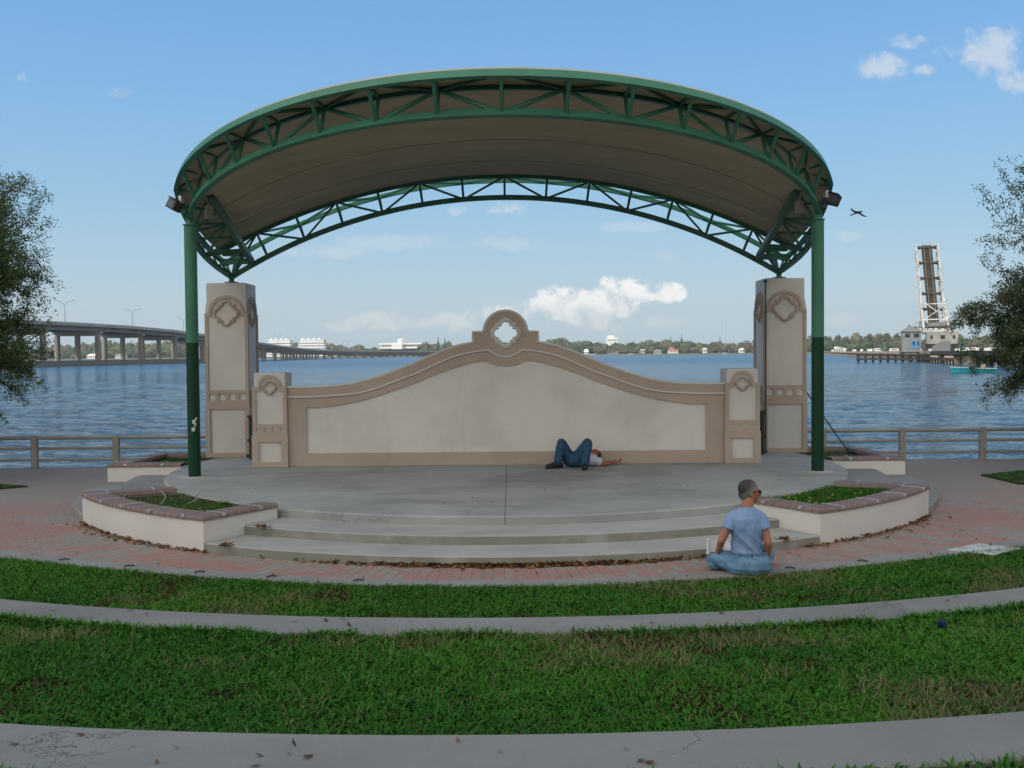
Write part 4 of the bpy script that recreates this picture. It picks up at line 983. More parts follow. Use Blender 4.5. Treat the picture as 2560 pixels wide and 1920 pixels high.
# ------------------------------------------------------------------ raised railway bascule bridge and its trestle (right)
M['white_steel'] = simple('weathered_white_steel', (.62, .62, .60), (.30, .26, .22), .9, .6, 0, lo=.45, hi=.68)
M['dark_steel'] = simple('rusty_dark_steel', (.06, .052, .046), (.10, .08, .062), .6, .7, 0)
M['cw'] = simple('counterweight_concrete', (.34, .335, .31), (.24, .235, .215), .5, .85, 0)
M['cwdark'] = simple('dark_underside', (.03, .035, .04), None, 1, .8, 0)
M['timber'] = simple('creosoted_timber', (.035, .032, .028), (.06, .055, .045), .7, .9, 0)
M['tank_pane'] = simple('dark_pane', (.03, .035, .04), None, 1, .2, 0)
BO = Vector((108.4, 256, SEA)); ax = Vector((.264, .965, 0)).normalized(); sd_ = Vector((ax.y, -ax.x, 0))
def bp(x, y, z): return BO + sd_*x + ax*y + Vector((0, 0, z))
bas = empty('bascule_bridge', BO, 'old white railway drawbridge with its leaf raised upright over the water', 'drawbridge')
lean = lambda h: -h*.093           # the leaf stands a little out of plumb to the left
def lf(x, y, h): return bp(x+lean(h)+1.2, y, h)
H0, H1, HW = 8.2, 30.3, 2.62
for sx in (-1, 1):
    b = MB()
    for y in (0, 3.2): b.bar([lf(sx*HW*.98, y, h) for h in (H0-1, H1-(2 if y else 0))], .42 if y == 0 else .3, .42 if y == 0 else .3, up=(0, 1, 0))
    nb = 10
    for i in range(nb):
        h0, h1 = H0+(H1-H0-2)*i/nb, H0+(H1-H0-2)*(i+1)/nb
        b.bar([lf(sx*HW*.98, 0 if i % 2 else 3.2, h0), lf(sx*HW*.98, 3.2 if i % 2 else 0, h1)], .16, .16, up=(1, 0, 0)); b.bar([lf(sx*HW*.98, 0, h1), lf(sx*HW*.98, 3.2, h1)], .14, .14, up=(1, 0, 0))
    b.build('leaf_truss', M['white_steel'], bas)
b = MB(); b.add([lf(x, y, h) for h in (H0+.3, H1-.3) for x, y in ((-1.25, .9), (1.25, .9), (1.25, 1.3), (-1.25, 1.3))], [(0, 1, 5, 4), (1, 2, 6, 5), (2, 3, 7, 6), (3, 0, 4, 7), (4, 5, 6, 7), (3, 2, 1, 0)])
for i in range(40):
    h = H0+.6+(H1-H0-1)*i/40; b.bar([lf(-1.3, .82, h), lf(1.3, .82, h)], .16, .22, up=(0, 0, 1))
b.build('leaf_deck', M['dark_steel'], bas)
for x in (-.72, .72): b = MB(); b.bar([lf(x, .62, h) for h in (H0, H1+.5)], .11, .12, up=(0, 1, 0)); b.build('rail', M['rail'], bas)
for i in range(6):
    h = H0+1.5+(H1-H0-2.4)*i/5
    for sx in (-1, 1):
        b = MB(); b.add([lf(sx*q, y, h+z) for y in (.7, 1.0) for q, z in ((1.2, -.25), (1.2, .25), (HW, .6), (HW, -.6))], [(0, 1, 2, 3), (4, 7, 6, 5), (0, 4, 5, 1), (1, 5, 6, 2), (2, 6, 7, 3), (3, 7, 4, 0)]); b.build('bracket', M['dark_steel'], bas)
    b = MB(); b.bar([lf(-HW, .55, h), lf(HW, .55, h)], .16, .2); b.build('cross_beam', M['dark_steel'], bas)
for sx in (-1, 1):     # tower legs and links to the counterweight
    b = MB(); b.bar([bp(sx*3.0+.4, -3.5, 7.6), bp(sx*2.7-.4, .2, 17.2)], .34, .34, up=(0, 1, 0)); b.bar([bp(sx*3.2+.4, 3.5, 3.2), bp(sx*3.0, .2, 13.5)], .36, .36, up=(0, 1, 0)); b.bar([bp(sx*3.5, -.5, 2.6), bp(sx*3.1, -.2, 10.5)], .5, .5, up=(0, 1, 0)); b.build('tower_leg', M['white_steel'], bas)
b = MB()
for h in (8.1, 10.9): b.bar([bp(-2.8+.3, -2.4, h), bp(3.2, -2.4, h)], .2, .3)
b.bar([bp(-2.4, -2.4, 10.9), bp(3.0, -2.4, 14.9)], .18, .18, up=(0, 1, 0)); b.bar([bp(3.0, -2.4, 10.9), bp(-2.0, -2.4, 14.9)], .18, .18, up=(0, 1, 0)); b.bar([bp(-2.2, -1.4, 14.9), bp(3.0, -1.4, 14.9)], .2, .25)
for i in range(5): b.box(bp(-2.3+1.35*i, -2.5, 9.5-1.0), (.9, .1, .35), -.27)
b.build('portal_bracing', M['white_steel'], bas)
cwr = MB(); CX = 1.6
cwp = [(-3.6, 4.6), (3.6, 4.6), (3.6, 7.6), (-3.6, 7.6)]
cwr.add([bp(CX+x, y, z) for y in (-4.6, -1.4) for x, z in ((-3.55, 4.7), (3.55, 4.7), (3.75, 7.7), (-3.75, 7.7))], [(0, 1, 2, 3), (4, 7, 6, 5), (0, 4, 5, 1), (1, 5, 6, 2), (2, 6, 7, 3), (3, 7, 4, 0)])
cwo = cwr.build('counterweight', M['cw'], bas)
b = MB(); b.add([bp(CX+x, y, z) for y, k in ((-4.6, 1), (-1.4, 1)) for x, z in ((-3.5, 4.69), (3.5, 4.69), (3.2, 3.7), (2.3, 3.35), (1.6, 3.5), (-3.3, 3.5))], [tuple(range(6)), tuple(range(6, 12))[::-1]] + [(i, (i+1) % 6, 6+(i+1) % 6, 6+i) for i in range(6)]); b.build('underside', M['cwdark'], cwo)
for x in (-2.6, 0, 2.6): b = MB(); b.box(bp(CX+x, -4.62, 6.4), (.55 if x else 1.0, .08, .9), -.267); b.build('opening', M['cwdark'], cwo)
b = MB(); b.cbox(bp(1.4, .4, 9.1), (6.6, 2.6, 2.2), .3, -.267); b.ball(bp(4.6, -1.2, 9.0), .8); b.tube(bp(-1.5, -1.2, 9.4), bp(4.6, -1.2, 9.4), .5, 10); b.build('machinery', M['pole'], bas)
b = MB(); b.cbox(bp(1.2, 0, 1.0), (9.5, 7, 3.4), .15, -.267); b.build('pier', M['seawall'], bas)
b = MB(); b.cbox(bp(-2.9, .3, 9.1), (3.2, 2.2, .18), .03, -.267)
for x in (-4.3, -3.5, -2.7, -1.9): b.tube(bp(x, -.7, 9.1), bp(x, -.7, 10.4), .06, 6)
b.tube(bp(-4.3, -.7, 10.4), bp(-1.6, -.7, 10.4), .06, 6); b.build('platform', M['pole'], bas)
# operator's house
hs = empty('operator_house', bp(-5.2, 0, 2.6), "grey operator's cabin with a blue door beside the drawbridge", 'cabin')
hc_ = (-5.3, .4)
b = MB(); b.cbox(bp(*hc_, 5.3), (4.5, 4.2, 5.2), .05, -.267); b.build('wall', simple('grey_siding', (.24, .25, .245), None, 1.2, .8, 0), hs)
b = MB(); e = 2.5; b.add([bp(hc_[0]+x, hc_[1]+y, z) for x, y, z in ((-e, -e, 7.9), (e, -e, 7.9), (e, e, 7.9), (-e, e, 7.9), (-.6, 0, 9.3), (.9, 0, 9.3))], [(0, 1, 5, 4), (1, 2, 5), (2, 3, 4, 5), (3, 0, 4), (3, 2, 1, 0)]); b.cbox(bp(hc_[0]-.4, hc_[1], 9.35), (.5, .5, .7), .05); b.build('roof', simple('grey_shingle', (.20, .215, .21), None, 1.5, .85, 0), hs)
for x in (-1.05, 1.1): b = MB(); b.box(bp(hc_[0]+x, hc_[1]-2.13, 6.9), (1.2, .08, .95), -.267); b.build('window', M['tank_pane'], hs)
b = MB(); b.box(bp(hc_[0]+.85, hc_[1]-2.14, 4.6), (2.1, .08, 2.1), -.267); b.build('door', simple('blue_paint', (.09, .25, .46), None, 2, .5, 0), hs)
b = MB(); b.box(bp(hc_[0]+.45, hc_[1]-2.2, 4.9), (.45, .06, .8), -.267); b.box(bp(hc_[0]+1.5, hc_[1]-2.2, 4.9), (.35, .06, .8), -.267); b.build('door_glass', M['tank_pane'], hs)
b = MB(); b.cbox(bp(*hc_, 2.55), (5.0, 4.8, .3), .04, -.267)
for x, y in ((-2, -2), (2, -2), (-2, 2), (2, 2)): b.tube(bp(hc_[0]+x, hc_[1]+y, -.5), bp(hc_[0]+x, hc_[1]+y, 2.5), .2, 8)
b.bar([bp(hc_[0]-2, hc_[1]-2, 2.2), bp(hc_[0]+4.5, hc_[1]-2, .9)], .2, .2); b.build('platform', M['timber'], hs)
# timber approach trestle (towards the near bank on the right) and causeway trestle (to the far bank)
def trestle(name, y0, y1, zd, step, mat_d, mat_p, label, w=4.2):
    rt = empty(name, bp(0, (y0+y1)/2, 0), label, 'trestle')
    b = MB(); b.bar([bp(1.2, y0, zd), bp(1.2, y1, zd)], w, .55); b.build('deck', mat_d, rt)
    b = MB(); b.bar([bp(1.2-w/2-.1, y0, zd-.1), bp(1.2-w/2-.1, y1, zd-.1)], .3, .9); b.bar([bp(1.2+w/2+.1, y0, zd-.1), bp(1.2+w/2+.1, y1, zd-.1)], .3, .9); b.build('girder', mat_d, rt)
    n = min(95, int(abs(y1-y0)/step))
    for i in range(n):
        y = y0+(y1-y0)*(i+.5)/n; b = MB()
        for x in (-1.6, 0, 1.6): b.tube(bp(1.2+x, y, -.6), bp(1.2+x, y, zd-.2), .22, 6)
        b.box(bp(1.2, y, zd-.65), (w, .4, .45), -.267); b.build('bent', mat_p, rt)
    return rt
tr = trestle('rail_trestle', -3.5, -170, 2.55, 6.0, M['timber'], M['timber'], 'dark timber railway trestle running from the drawbridge towards the right bank')
b = MB()
for i in range(46): y = -6-.62*i; b.tube(bp(-1.0, y, 2.7), bp(-1.0, y, 4.0+min(1.2, i*.05)), .07, 5)
b.bar([bp(-1.0, -6, 3.6), bp(-1.0, -34.5, 4.3)], .06, .08); b.build('picket_rail', M['pole'], tr)
M['tan_timber'] = simple('tan_causeway_concrete', (.42, .355, .27), (.33, .28, .215), .3, .85, 0)  # tan is the trestle's own colour
trestle('causeway_trestle', 7, 1000, 2.5, 10.6, M['tan_timber'], M['tan_timber'], 'long tan causeway trestle running from the drawbridge to the far bank')
fd = empty('timber_fender', bp(-10, -3, 0), 'dark timber fender of piles standing in front of the causeway', 'fender')
for i in range(11):
    x = -18.5+1.8*i
    b = MB(); b.tube(bp(x, -3.6, -.8), bp(x, -3.6, 2.35+.15*math.sin(i*2.3)), .22, 7); b.tube(bp(x+.3, -2.4, -.8), bp(x+.3, -2.4, 2.1), .2, 7); b.build('pile', M['timber'], fd)
for z in (.95, 1.95): b = MB(); b.bar([bp(-18.9, -3.9, z), bp(1, -3.9, z)], .3, .5); b.build('waler', M['timber'], fd)
fd2 = empty('timber_fender', bp(12, -10, 0), 'dark timber fender of piles along the right side of the drawbridge pier', 'fender')
for i in range(12):
    y = -8-4.2*i; b = MB(); b.tube(bp(-3.4, y, -.8), bp(-3.4, y, 1.5), .22, 7); b.build('pile', M['timber'], fd2)
b = MB(); b.bar([bp(-3.7, -7, 1.1), bp(-3.7, -56, 1.1)], .3, .6); b.build('waler', M['timber'], fd2)
for i, y in enumerate((-14, -36, -60)):
    b = MB(); b.cbox(bp(.2, y, .5), (5.2, 3.2, 2.6), .15, -.267); b.build('trestle_pier', M['tan_timber'] if i < 2 else M['seawall'], tr)

# ------------------------------------------------------------------ boats
def boat(base, L, w, h, rz, hull_m, label, cat='boat', detail=True):
    rt = empty('motorboat' if detail else 'moored_boat', base, label, cat); rt.rotation_euler.z = rz
    b = MB(); ns = 12; vs = []; rows = []
    for i in range(ns+1):
        f = i/ns; x = (f-.5)*L; ww = w/2*(1-max(0, (f-.55)/.45)**2.4)**.8 if f > .55 else w/2*(.86+.14*min(1, f/.3)); top_ = h*(.78+.32*f**1.6); kx = x+(.08*L*max(0, f-.6))
        rows.append([(x+.06*L*max(0, f-.8)*4*.3, -ww, top_), (x, -ww*.82, h*.12), (x, 0, -.12), (x, ww*.82, h*.12), (x+.06*L*max(0, f-.8)*4*.3, ww, top_)])
    vs = [p for r_ in rows for p in r_]
    fs = [(i*5+k, i*5+k+1, (i+1)*5+k+1, (i+1)*5+k) for i in range(ns) for k in range(4)] + [(0, 1, 2, 3, 4)]
    b.add(vs, fs); b.v = [tuple(Vector(p)+Vector(base)) for p in b.v]; b.build('hull', hull_m, rt)
    if detail:
        b = MB(); n5 = [r_[0] for r_ in rows]+[r_[4] for r_ in rows][::-1]; b.bar([Vector(p)+Vector(base)+Vector((0, 0, .02)) for p in n5], .09, .07, closed=True); b.build('gunwale', M['boat_white'], rt)
        b = MB(); b.add([Vector(p)+Vector(base)-Vector((0, 0, .14)) for p in n5], [tuple(range(len(n5)))]); b.build('floor', M['boat_white'], rt)
        for x in (-.4, .9): b = MB(); b.cbox(Vector(base)+Vector((x, 0, h*.8)), (.5, w*.7, .16), .03); b.build('seat', M['boat_white'], rt)
        b = MB(); b.cbox(Vector(base)+Vector((-L/2-.15, 0, h+.32)), (.42, .34, .52), .08); b.cbox(Vector(base)+Vector((-L/2-.12, 0, h-.25)), (.16, .14, .8), .03); b.build('outboard_motor', M['boat_white'], rt)
        b = MB(); b.cbox(Vector(base)+Vector((-1.3, .1, h+.2)), (.5, .45, .5), .06); b.tube(Vector(base)+Vector((-1.3, 0, h)), Vector(base)+Vector((-1.25, 0, h+.7)), .03); b.build('console', simple('tan_canvas', (.42, .34, .26), None, 8), rt)
    return rt
M['boat_white'] = simple('white_gelcoat', (.68, .68, .66), None, 3, .35, 0)
p = at(2432, 930, 133); boat((p.x, 133, SEA+.02), 5.6, 1.9, .72, R(176), simple('teal_gelcoat', (.02, .26, .30), (.015, .20, .24), 2, .35, 0), 'open teal motorboat with a white rim moored off the right bank')

# ------------------------------------------------------------------ far bank
M['bank'] = simple('far_bank_ground', (.10, .115, .06), (.17, .15, .10), .02, .95, 0)
SH = 1600
def y_shore(x): return SH - 60*math.sin(x*.004+1) - (500 if x > 520 else 500*max(0, (x-300)/220) if x > 300 else 0)
def shore_d(px):
    d = 300
    while d < 2200:
        if d > y_shore(at(px, 880, d).x): return d
        d += 4
    return 1600
b = MB(); xs = [-1600+40*i for i in range(81)]; n = len(xs)
b.add([(x, y_shore(x), SEA-.2) for x in xs] + [(x, y_shore(x)+2, SEA+1.3) for x in xs] + [(x, y_shore(x)+60, SEA+2.2) for x in xs] + [(x, 3600, SEA+9) for x in xs], [(k*n+i, k*n+i+1, (k+1)*n+i+1, (k+1)*n+i) for k in range(3) for i in range(n-1)]); struct(b, 'far_bank', M['bank'])
HOUSES = (
    (1466, 1570, 9, 5, 'white_wall', 'white_wall', 'white gabled boathouse with a pale roof at the foot of the far trees', 1.2), (1534, 1575, 20, 3.5, 'grey_wall', 'grey_roof', 'long grey dock house on the far bank left of the white houses', .2),
    (1592, 1575, 11, 5, 'white_wall', 'white_wall', 'small white house left of the white house with dark windows', .3), (1607, 1580, 9, 7.5, 'buff', 'white_wall', 'buff two-storey house on the far bank left of the blue-grey one', .3),
    (1645, 1580, 14, 5.5, 'grey_wall', 'grey_roof', 'blue-grey house on the far bank left of the red roof', .35), (1684, 1580, 20, 6.5, 'white_wall', 'red_roof', 'white house with a large red tiled roof on the far bank', .75),
    (1763, 1600, 8, 8, 'white_wall', 'white_wall', 'white house half hidden by trees right of the red roof', .6), (1809, 1590, 15, 4, 'white_wall', 'grey_roof', 'low white house with a grey roof beside the right tall pillar', .3),
    (1861, 1590, 17, 6, 'white_wall', 'white_wall', 'white house nearest the right tall pillar on the far bank', .4), (835, 1570, 9, 6, 'buff', 'grey_roof', 'buff house right of the white apartment blocks', .4),
    (230, 1500, 24, 6, 'white_wall', 'white_wall', 'white house seen under the highway bridge at the left', .35), (300, 1500, 22, 6, 'white_wall', 'grey_roof', 'white house with a grey roof seen between the bridge piers', .3),
    (2100, 1120, 22, 6.5, 'white_wall', 'white_wall', 'long white shed on the bank at the end of the causeway', .25))
HX = [(at(q[0], 880, shore_d(q[0])).x, q[2]) for q in HOUSES]+[(x, 30) for x in range(325, 620, 24)]
def crowns(specs, seed):
    """lumpy broadleaf crowns: (x, y, z, rx, rz, colour); numpy mesh with per-crown colour"""
    bm = bmesh.new(); bmesh.ops.create_icosphere(bm, subdivisions=3, radius=1); B = np.array([v.co[:] for v in bm.verts]); F = np.array([[q.index for q in f.verts] for f in bm.faces]); bm.free()
    r = np.random.default_rng(seed); V = []; FF = []; C = []; k = 0
    for x, y, z, rx, rz, c in specs:
        d = B.copy(); disp = np.ones(len(d))
        for fr, am in ((2.1, .22), (4.3, .16), (9, .12)):
            ph = r.uniform(0, 6, (3, 3)); w = r.normal(0, fr, (3, 3)); disp += am*np.sin(d @ w + ph[0]).mean(1)*1.5
        disp += r.normal(0, .05, len(d)); d *= disp[:, None]
        V.append(d*np.array([rx, rx*.9, rz])+np.array([x, y, z])); FF.append(F+k); k += len(d)
        cc = np.array(c)[None, :]*(1+r.normal(0, .22, (len(d), 1))); C.append(np.clip(cc, .005, 1))
    return np.vstack(V), np.vstack(FF), np.vstack(C)
GREENS = [(.075, .10, .045), (.06, .09, .04), (.10, .115, .06), (.12, .11, .075), (.05, .08, .04), (.09, .12, .05), (.13, .115, .085)]
r2 = np.random.default_rng(11); specs = []
for row, (dy, hmin, hmax) in enumerate(((14, 6, 11), (45, 9, 17), (90, 13, 22), (160, 17, 25))):
    x = -1150.0
    while x < 1150:
        ys = y_shore(x)+dy+r2.uniform(-10, 14); hmul = (1 + .22*math.sin(x*.011+2)+.14*math.sin(x*.031)); h = r2.uniform(hmin, hmax)*hmul*(ys/1640)
        if -260 < x < 60: h *= .72
        rx = r2.uniform(6, 12)*(ys/1640)
        clear = any(abs(x-hx) < hw*.5+rx*.75 for hx, hw in HX)
        if clear and dy < 60: ys = max(ys, y_shore(x)+34)
        if not (dy < 30 and (clear or r2.random() < .45)): specs.append((x, ys, SEA+1.5+h*.52, rx, h*.55, GREENS[r2.integers(0, len(GREENS))]))
        x += rx*r2.uniform(.75, 1.5)
V, F, C = crowns([(x, y, z, rx*.86, rz*.86, c) for x, y, z, rx, rz, c in specs], 3)
rq = np.random.default_rng(23); LV = []; LC = []          # ragged leaf clumps over every crown
for x, y, z, rx, rz, c in specs:
    n_ = 240 if x < 300 else 420; d = rq.normal(0, 1, (n_, 3)); d /= np.linalg.norm(d, axis=1)[:, None]; p = d*rq.uniform(.74, 1.1, (n_, 1))*np.array([rx, rx*.9, rz])+np.array([x, y, z])
    a = rq.normal(0, 1, (n_, 3)); a /= np.linalg.norm(a, axis=1)[:, None]; q = np.cross(a, rq.normal(0, 1, (n_, 3))); q /= np.linalg.norm(q, axis=1)[:, None]; s_ = rq.uniform(.4, 1.4, (n_, 1))
    LV.append(np.stack([p-a*s_, p+q*s_*.8, p+a*s_, p-q*s_*.8], 1).reshape(-1, 3)); LC.append(np.repeat(np.array(c)*rq.uniform(.55, 1.5, (n_, 1)), 4, 0))
LV = np.vstack(LV); LC = np.vstack(LC); nv = len(V); Q4 = np.arange(len(LV)).reshape(-1, 4)+nv
V = np.vstack([V, LV]); C = np.vstack([C, LC]); F = np.vstack([F, Q4[:, [0, 1, 2]], Q4[:, [0, 2, 3]]])

o = link('far_wood', npmesh('far_wood', V, F, C), M['woodattr']); tag(o, 'hazy green wood of broadleaf trees all along the far bank', 'wood', None, 'stuff')
# narrow conifers and a palm that stand out of the wood
M['conifer'] = simple('conifer_green', (.035, .055, .032), (.06, .08, .045), .3, .95, 0)
def conifer(px, ptop, d, w, label):
    p = at(px, ptop, d); zb = SEA+2; h = p.z-zb; rt = empty('conifer_tree', (p.x, d, zb), label, 'tree')
    MB().tube((p.x, d, zb-1), (p.x, d, zb+h*.5), .5, 6).build('trunk', M['bark'], rt)
    b = MB(); rr = random.Random(int(px)); n = 9; prof = []
    for i in range(15): f = i/14; prof.append((max(.1, w*(.35+.65*math.sin(math.pi*min(1, f*1.15+.12)))*(1-f*.55)*rr.uniform(.75, 1.2)), h*(.15+.85*f)))
    prof[-1] = (.15, h); b.lathe(prof, 10, (p.x, d, zb)); b.build('crown', M['conifer'], rt)
conifer(1095, 843, 1640, 4.2, 'dark narrow conifer on the far bank just left of the wall crest'); conifer(1112, 842, 1650, 3.2, 'thin dark conifer closest to the wall crest on the far bank')
conifer(1677, 840, 1640, 3.0, 'thin conifer left of the taller one above the red-roofed house'); conifer(1704, 836, 1640, 3.6, 'tallest dark conifer above the far bank right of the red-roofed house'); conifer(1800, 841, 1640, 3.2, 'small dark conifer on the far bank near the right tall pillar')
conifer(2077, 843, 1150, 4.5, 'stout dark conifer on the far bank beside the right column')
p = at(2212, 852, 1100); rt = empty('palm_tree', (p.x, 1100, SEA+2), 'bare-trunked palm with a round dark head left of the cabin', 'tree')
MB().tube((p.x, 1100, SEA+1), (p.x, 1100, p.z), .45, 6).build('trunk', M['pole'], rt); b = MB(); b.ball((p.x, 1100, p.z+3.2), (2.6, 2.6, 4.4), 10, 8); b.build('crown', M['conifer'], rt)
# buildings
M['white_wall'] = simple('white_render', (.84, .84, .82), (.78, .78, .76), .05, .8, 0)
M['grey_wall'] = simple('grey_render', (.46, .48, .49), None, .05, .8, 0)  # plain grey for walls, window bands and stripes
M['red_roof'] = simple('red_tile', (.48, .15, .09), None, .2, .8, 0); M['grey_roof'] = simple('grey_roof', (.32, .33, .34), None, .2, .8, 0); M['buff'] = simple('buff_render', (.55, .48, .36), None, .1, .8, 0)
def terrace_block(px0, px1, ptop, d, label, floors=6, step=.035):
    a, c = at(px0, ptop, d), at(px1, ptop, d); x0, x1, zt = a.x, c.x, a.z; zb = SEA+2; rt = empty('apartment_block', ((x0+x1)/2, d, zb), label, 'building'); fh = (zt-zb)/floors; w = x1-x0
    for i in range(floors):
        xa, xb = x0+w*step*i, x1-w*step*.4*i; z = zb+fh*i
        MB().box(((xa+xb)/2, d+9+i, z+fh*.28), (xb-xa, 20, fh*.56)).build('balcony', M['white_wall'], rt)
        MB().box(((xa+xb)/2, d+11+i, z+fh*.77), ((xb-xa)*.97, 18, fh*.44)).build('window_band', M['grey_wall'], rt)
    for k in (.2, .42, .64, .86): MB().box((x0+w*(.08+k*.8), d+14, zt+1.6), (w*.06, 8, 3.4)).build('roof_stair', M['white_wall'], rt)
    MB().box(((x0+x1)/2+.02*w, d+14, zt+.4), (w*.8, 10, .9)).build('parapet', M['white_wall'], rt)
terrace_block(656, 728, 851, 1560, 'smaller white terraced apartment block on the far bank beside the left pillar'); terrace_block(733, 814, 850, 1545, 'larger white terraced apartment block on the far bank right of its neighbour')
p0, p1 = at(948, 858, 1620), at(1056, 858, 1620); rt = empty('pavilion', ((p0.x+p1.x)/2, 1620, SEA+2), 'long low white building with a small round tower on the far bank', 'building'); w = p1.x-p0.x; xm = (p0.x+p1.x)/2
MB().box((xm-w*.02, 1632, p0.z-1.2), (w, 26, 2.6)).build('roof', M['white_wall'], rt); MB().box((xm, 1636, p0.z-4.2), (w*.9, 24, 3.6)).build('window_band', M['grey_wall'], rt); MB().box((xm-w*.05, 1630, p0.z-7.5), (w*.86, 26, 3)).build('terrace', M['white_wall'], rt)
MB().box((xm-w*.08, 1622, p0.z-5.5), (w*.24, 22, 9)).build('porch', M['white_wall'], rt); b = MB(); b.lathe([(5, 0), (5, 4), (6.4, 4.2), (6.4, 5.4), (3, 6.6), (.4, 7.2)], 12, (xm, 1625, p0.z)); b.build('tower', M['white_wall'], rt)
p = at(1531, 845, 1900); rt = empty('tower_block', (p.x, 1900, SEA+5), 'white block rising above the treetops right of the wall crest', 'building')
MB().box((p.x, 1910, p.z/2), (21, 18, p.z+2)).build('wall', M['white_wall'], rt); MB().box((p.x-2, 1908, p.z+3), (12, 12, 4.5)).build('penthouse', M['white_wall'], rt); MB().box((p.x, 1900.5, p.z-3.2), (20, .8, 1.6)).build('window_band', M['grey_wall'], rt)
def house(px, d, w, h, wall_m, roof_m, label, rh=.5, gable=False):
    d = shore_d(px)+8+(int(px*7) % 5)*7; x = at(px, 880, d).x; zb = SEA+1.4; rt = empty('house', (x, d, zb), label, 'house')
    MB().box((x, d+5, zb+h/2), (w, 9, h)).build('wall', wall_m, rt)
    b = MB(); e = .7; r_ = w*.28 if not gable else w/2+e
    b.add([(x-w/2-e, d-.4, zb+h), (x+w/2+e, d-.4, zb+h), (x+w/2+e, d+10.4, zb+h), (x-w/2-e, d+10.4, zb+h), (x-r_, d+5, zb+h+w*rh*.5), (x+r_, d+5, zb+h+w*rh*.5)], [(0, 1, 5, 4), (1, 2, 5), (2, 3, 4, 5), (3, 0, 4), (3, 2, 1, 0)]); b.build('roof', roof_m, rt)
    n = max(2, int(w/3))
    for i in range(n): MB().box((x-w/2+w*(i+.5)/n, d+.45, zb+h*.55), (w/n*.5, .2, h*.4)).build('window', M['tank_pane'], rt)
for px, d, w, h, wm, rm, lab, rh in HOUSES:
    house(px, d, w*.78, h*.8, M[wm], M[rm], lab, rh)
for px, d, L, lab in ((1482, 1545, 11, 'white boat moored below the far boathouse'), (1577, 1540, 9, 'white boat moored before the far white houses'), (1812, 1545, 8, 'white boat moored beside the right pillar on the far bank')):
    d = shore_d(px)-18; p = at(px, 880, d); boat((p.x, d, SEA+.02), L, 3.4, 2.2, R(10), M['boat_white'], lab, 'boat', False)
p = at(1815, 800, 2000); b = MB(); b.tube((p.x, 2000, SEA+3), (p.x, 2000, p.z+25), .35, 5, .2)
for k in range(6): b.bar([(p.x-.9, 2000, 14+13*k), (p.x+.9, 2000, 14+13*k)], .3, .5)
top(b, 'radio_mast', M['parapet'], 'thin pale radio mast beyond the far trees near the right pillar', 'mast', None, False, (p.x, 2000, SEA+3))
for i, px in enumerate((827, 858, 872, 897, 930, 1103, 1008)):     # boat masts and light poles on the far bank
    p = at(px, 856-(i % 3)*3, 1570); b = MB(); b.tube((p.x, 1570, SEA+1), (p.x, 1570, p.z), .32, 5, .2); b.tube((p.x-1.5, 1570, p.z-1), (p.x+1.5, 1570, p.z-1), .2, 5)
    tag(top(b, 'mast', M['parapet'], 'pale bare mast standing on the far bank behind the bridge', 'mast', 'masts on the far bank', False, (p.x, 1570, SEA+1)))
# campers parked on the right bank
def camper():
    rt = empty('camper', (0, 0, 0), 'white camper parked in the row on the right far bank', 'camper', 'campers parked on the right far bank')
    b = MB(); b.cbox((0, 0, 2.0), (9.5, 2.8, 3.0), .35); b.build('body', M['white_wall'], rt)
    MB().box((-.8, -1.42, 2.4), (6, .05, .8)).build('window', M['tank_pane'], rt); MB().box((0, -1.43, 1.2), (9, .05, .25)).build('stripe', M['grey_wall'], rt)
    for x in (-3.2, 3.0): MB().tube((x, -1.45, .45), (x, 1.45, .45), .45, 10).build('wheel', M['shoe'], rt)
    return rt
cp = camper(); rc = random.Random(5)
for i in range(34):
    px = 2088+i*9.2+rc.uniform(-3, 3) if i < 19 else 2295+(i-19)*17+rc.uniform(-5, 5)
    d = shore_d(px)+rc.uniform(8, 40); p = at(px, 875, d); o = cp if i == 0 else copy_tree(cp); o.location = (p.x, d, SEA+1.5); o.rotation_euler.z = rc.choice([R(5), R(60), R(-30), R(90)]); k = rc.uniform(.85, 1.2); o.scale = (k, k, k*1.1)
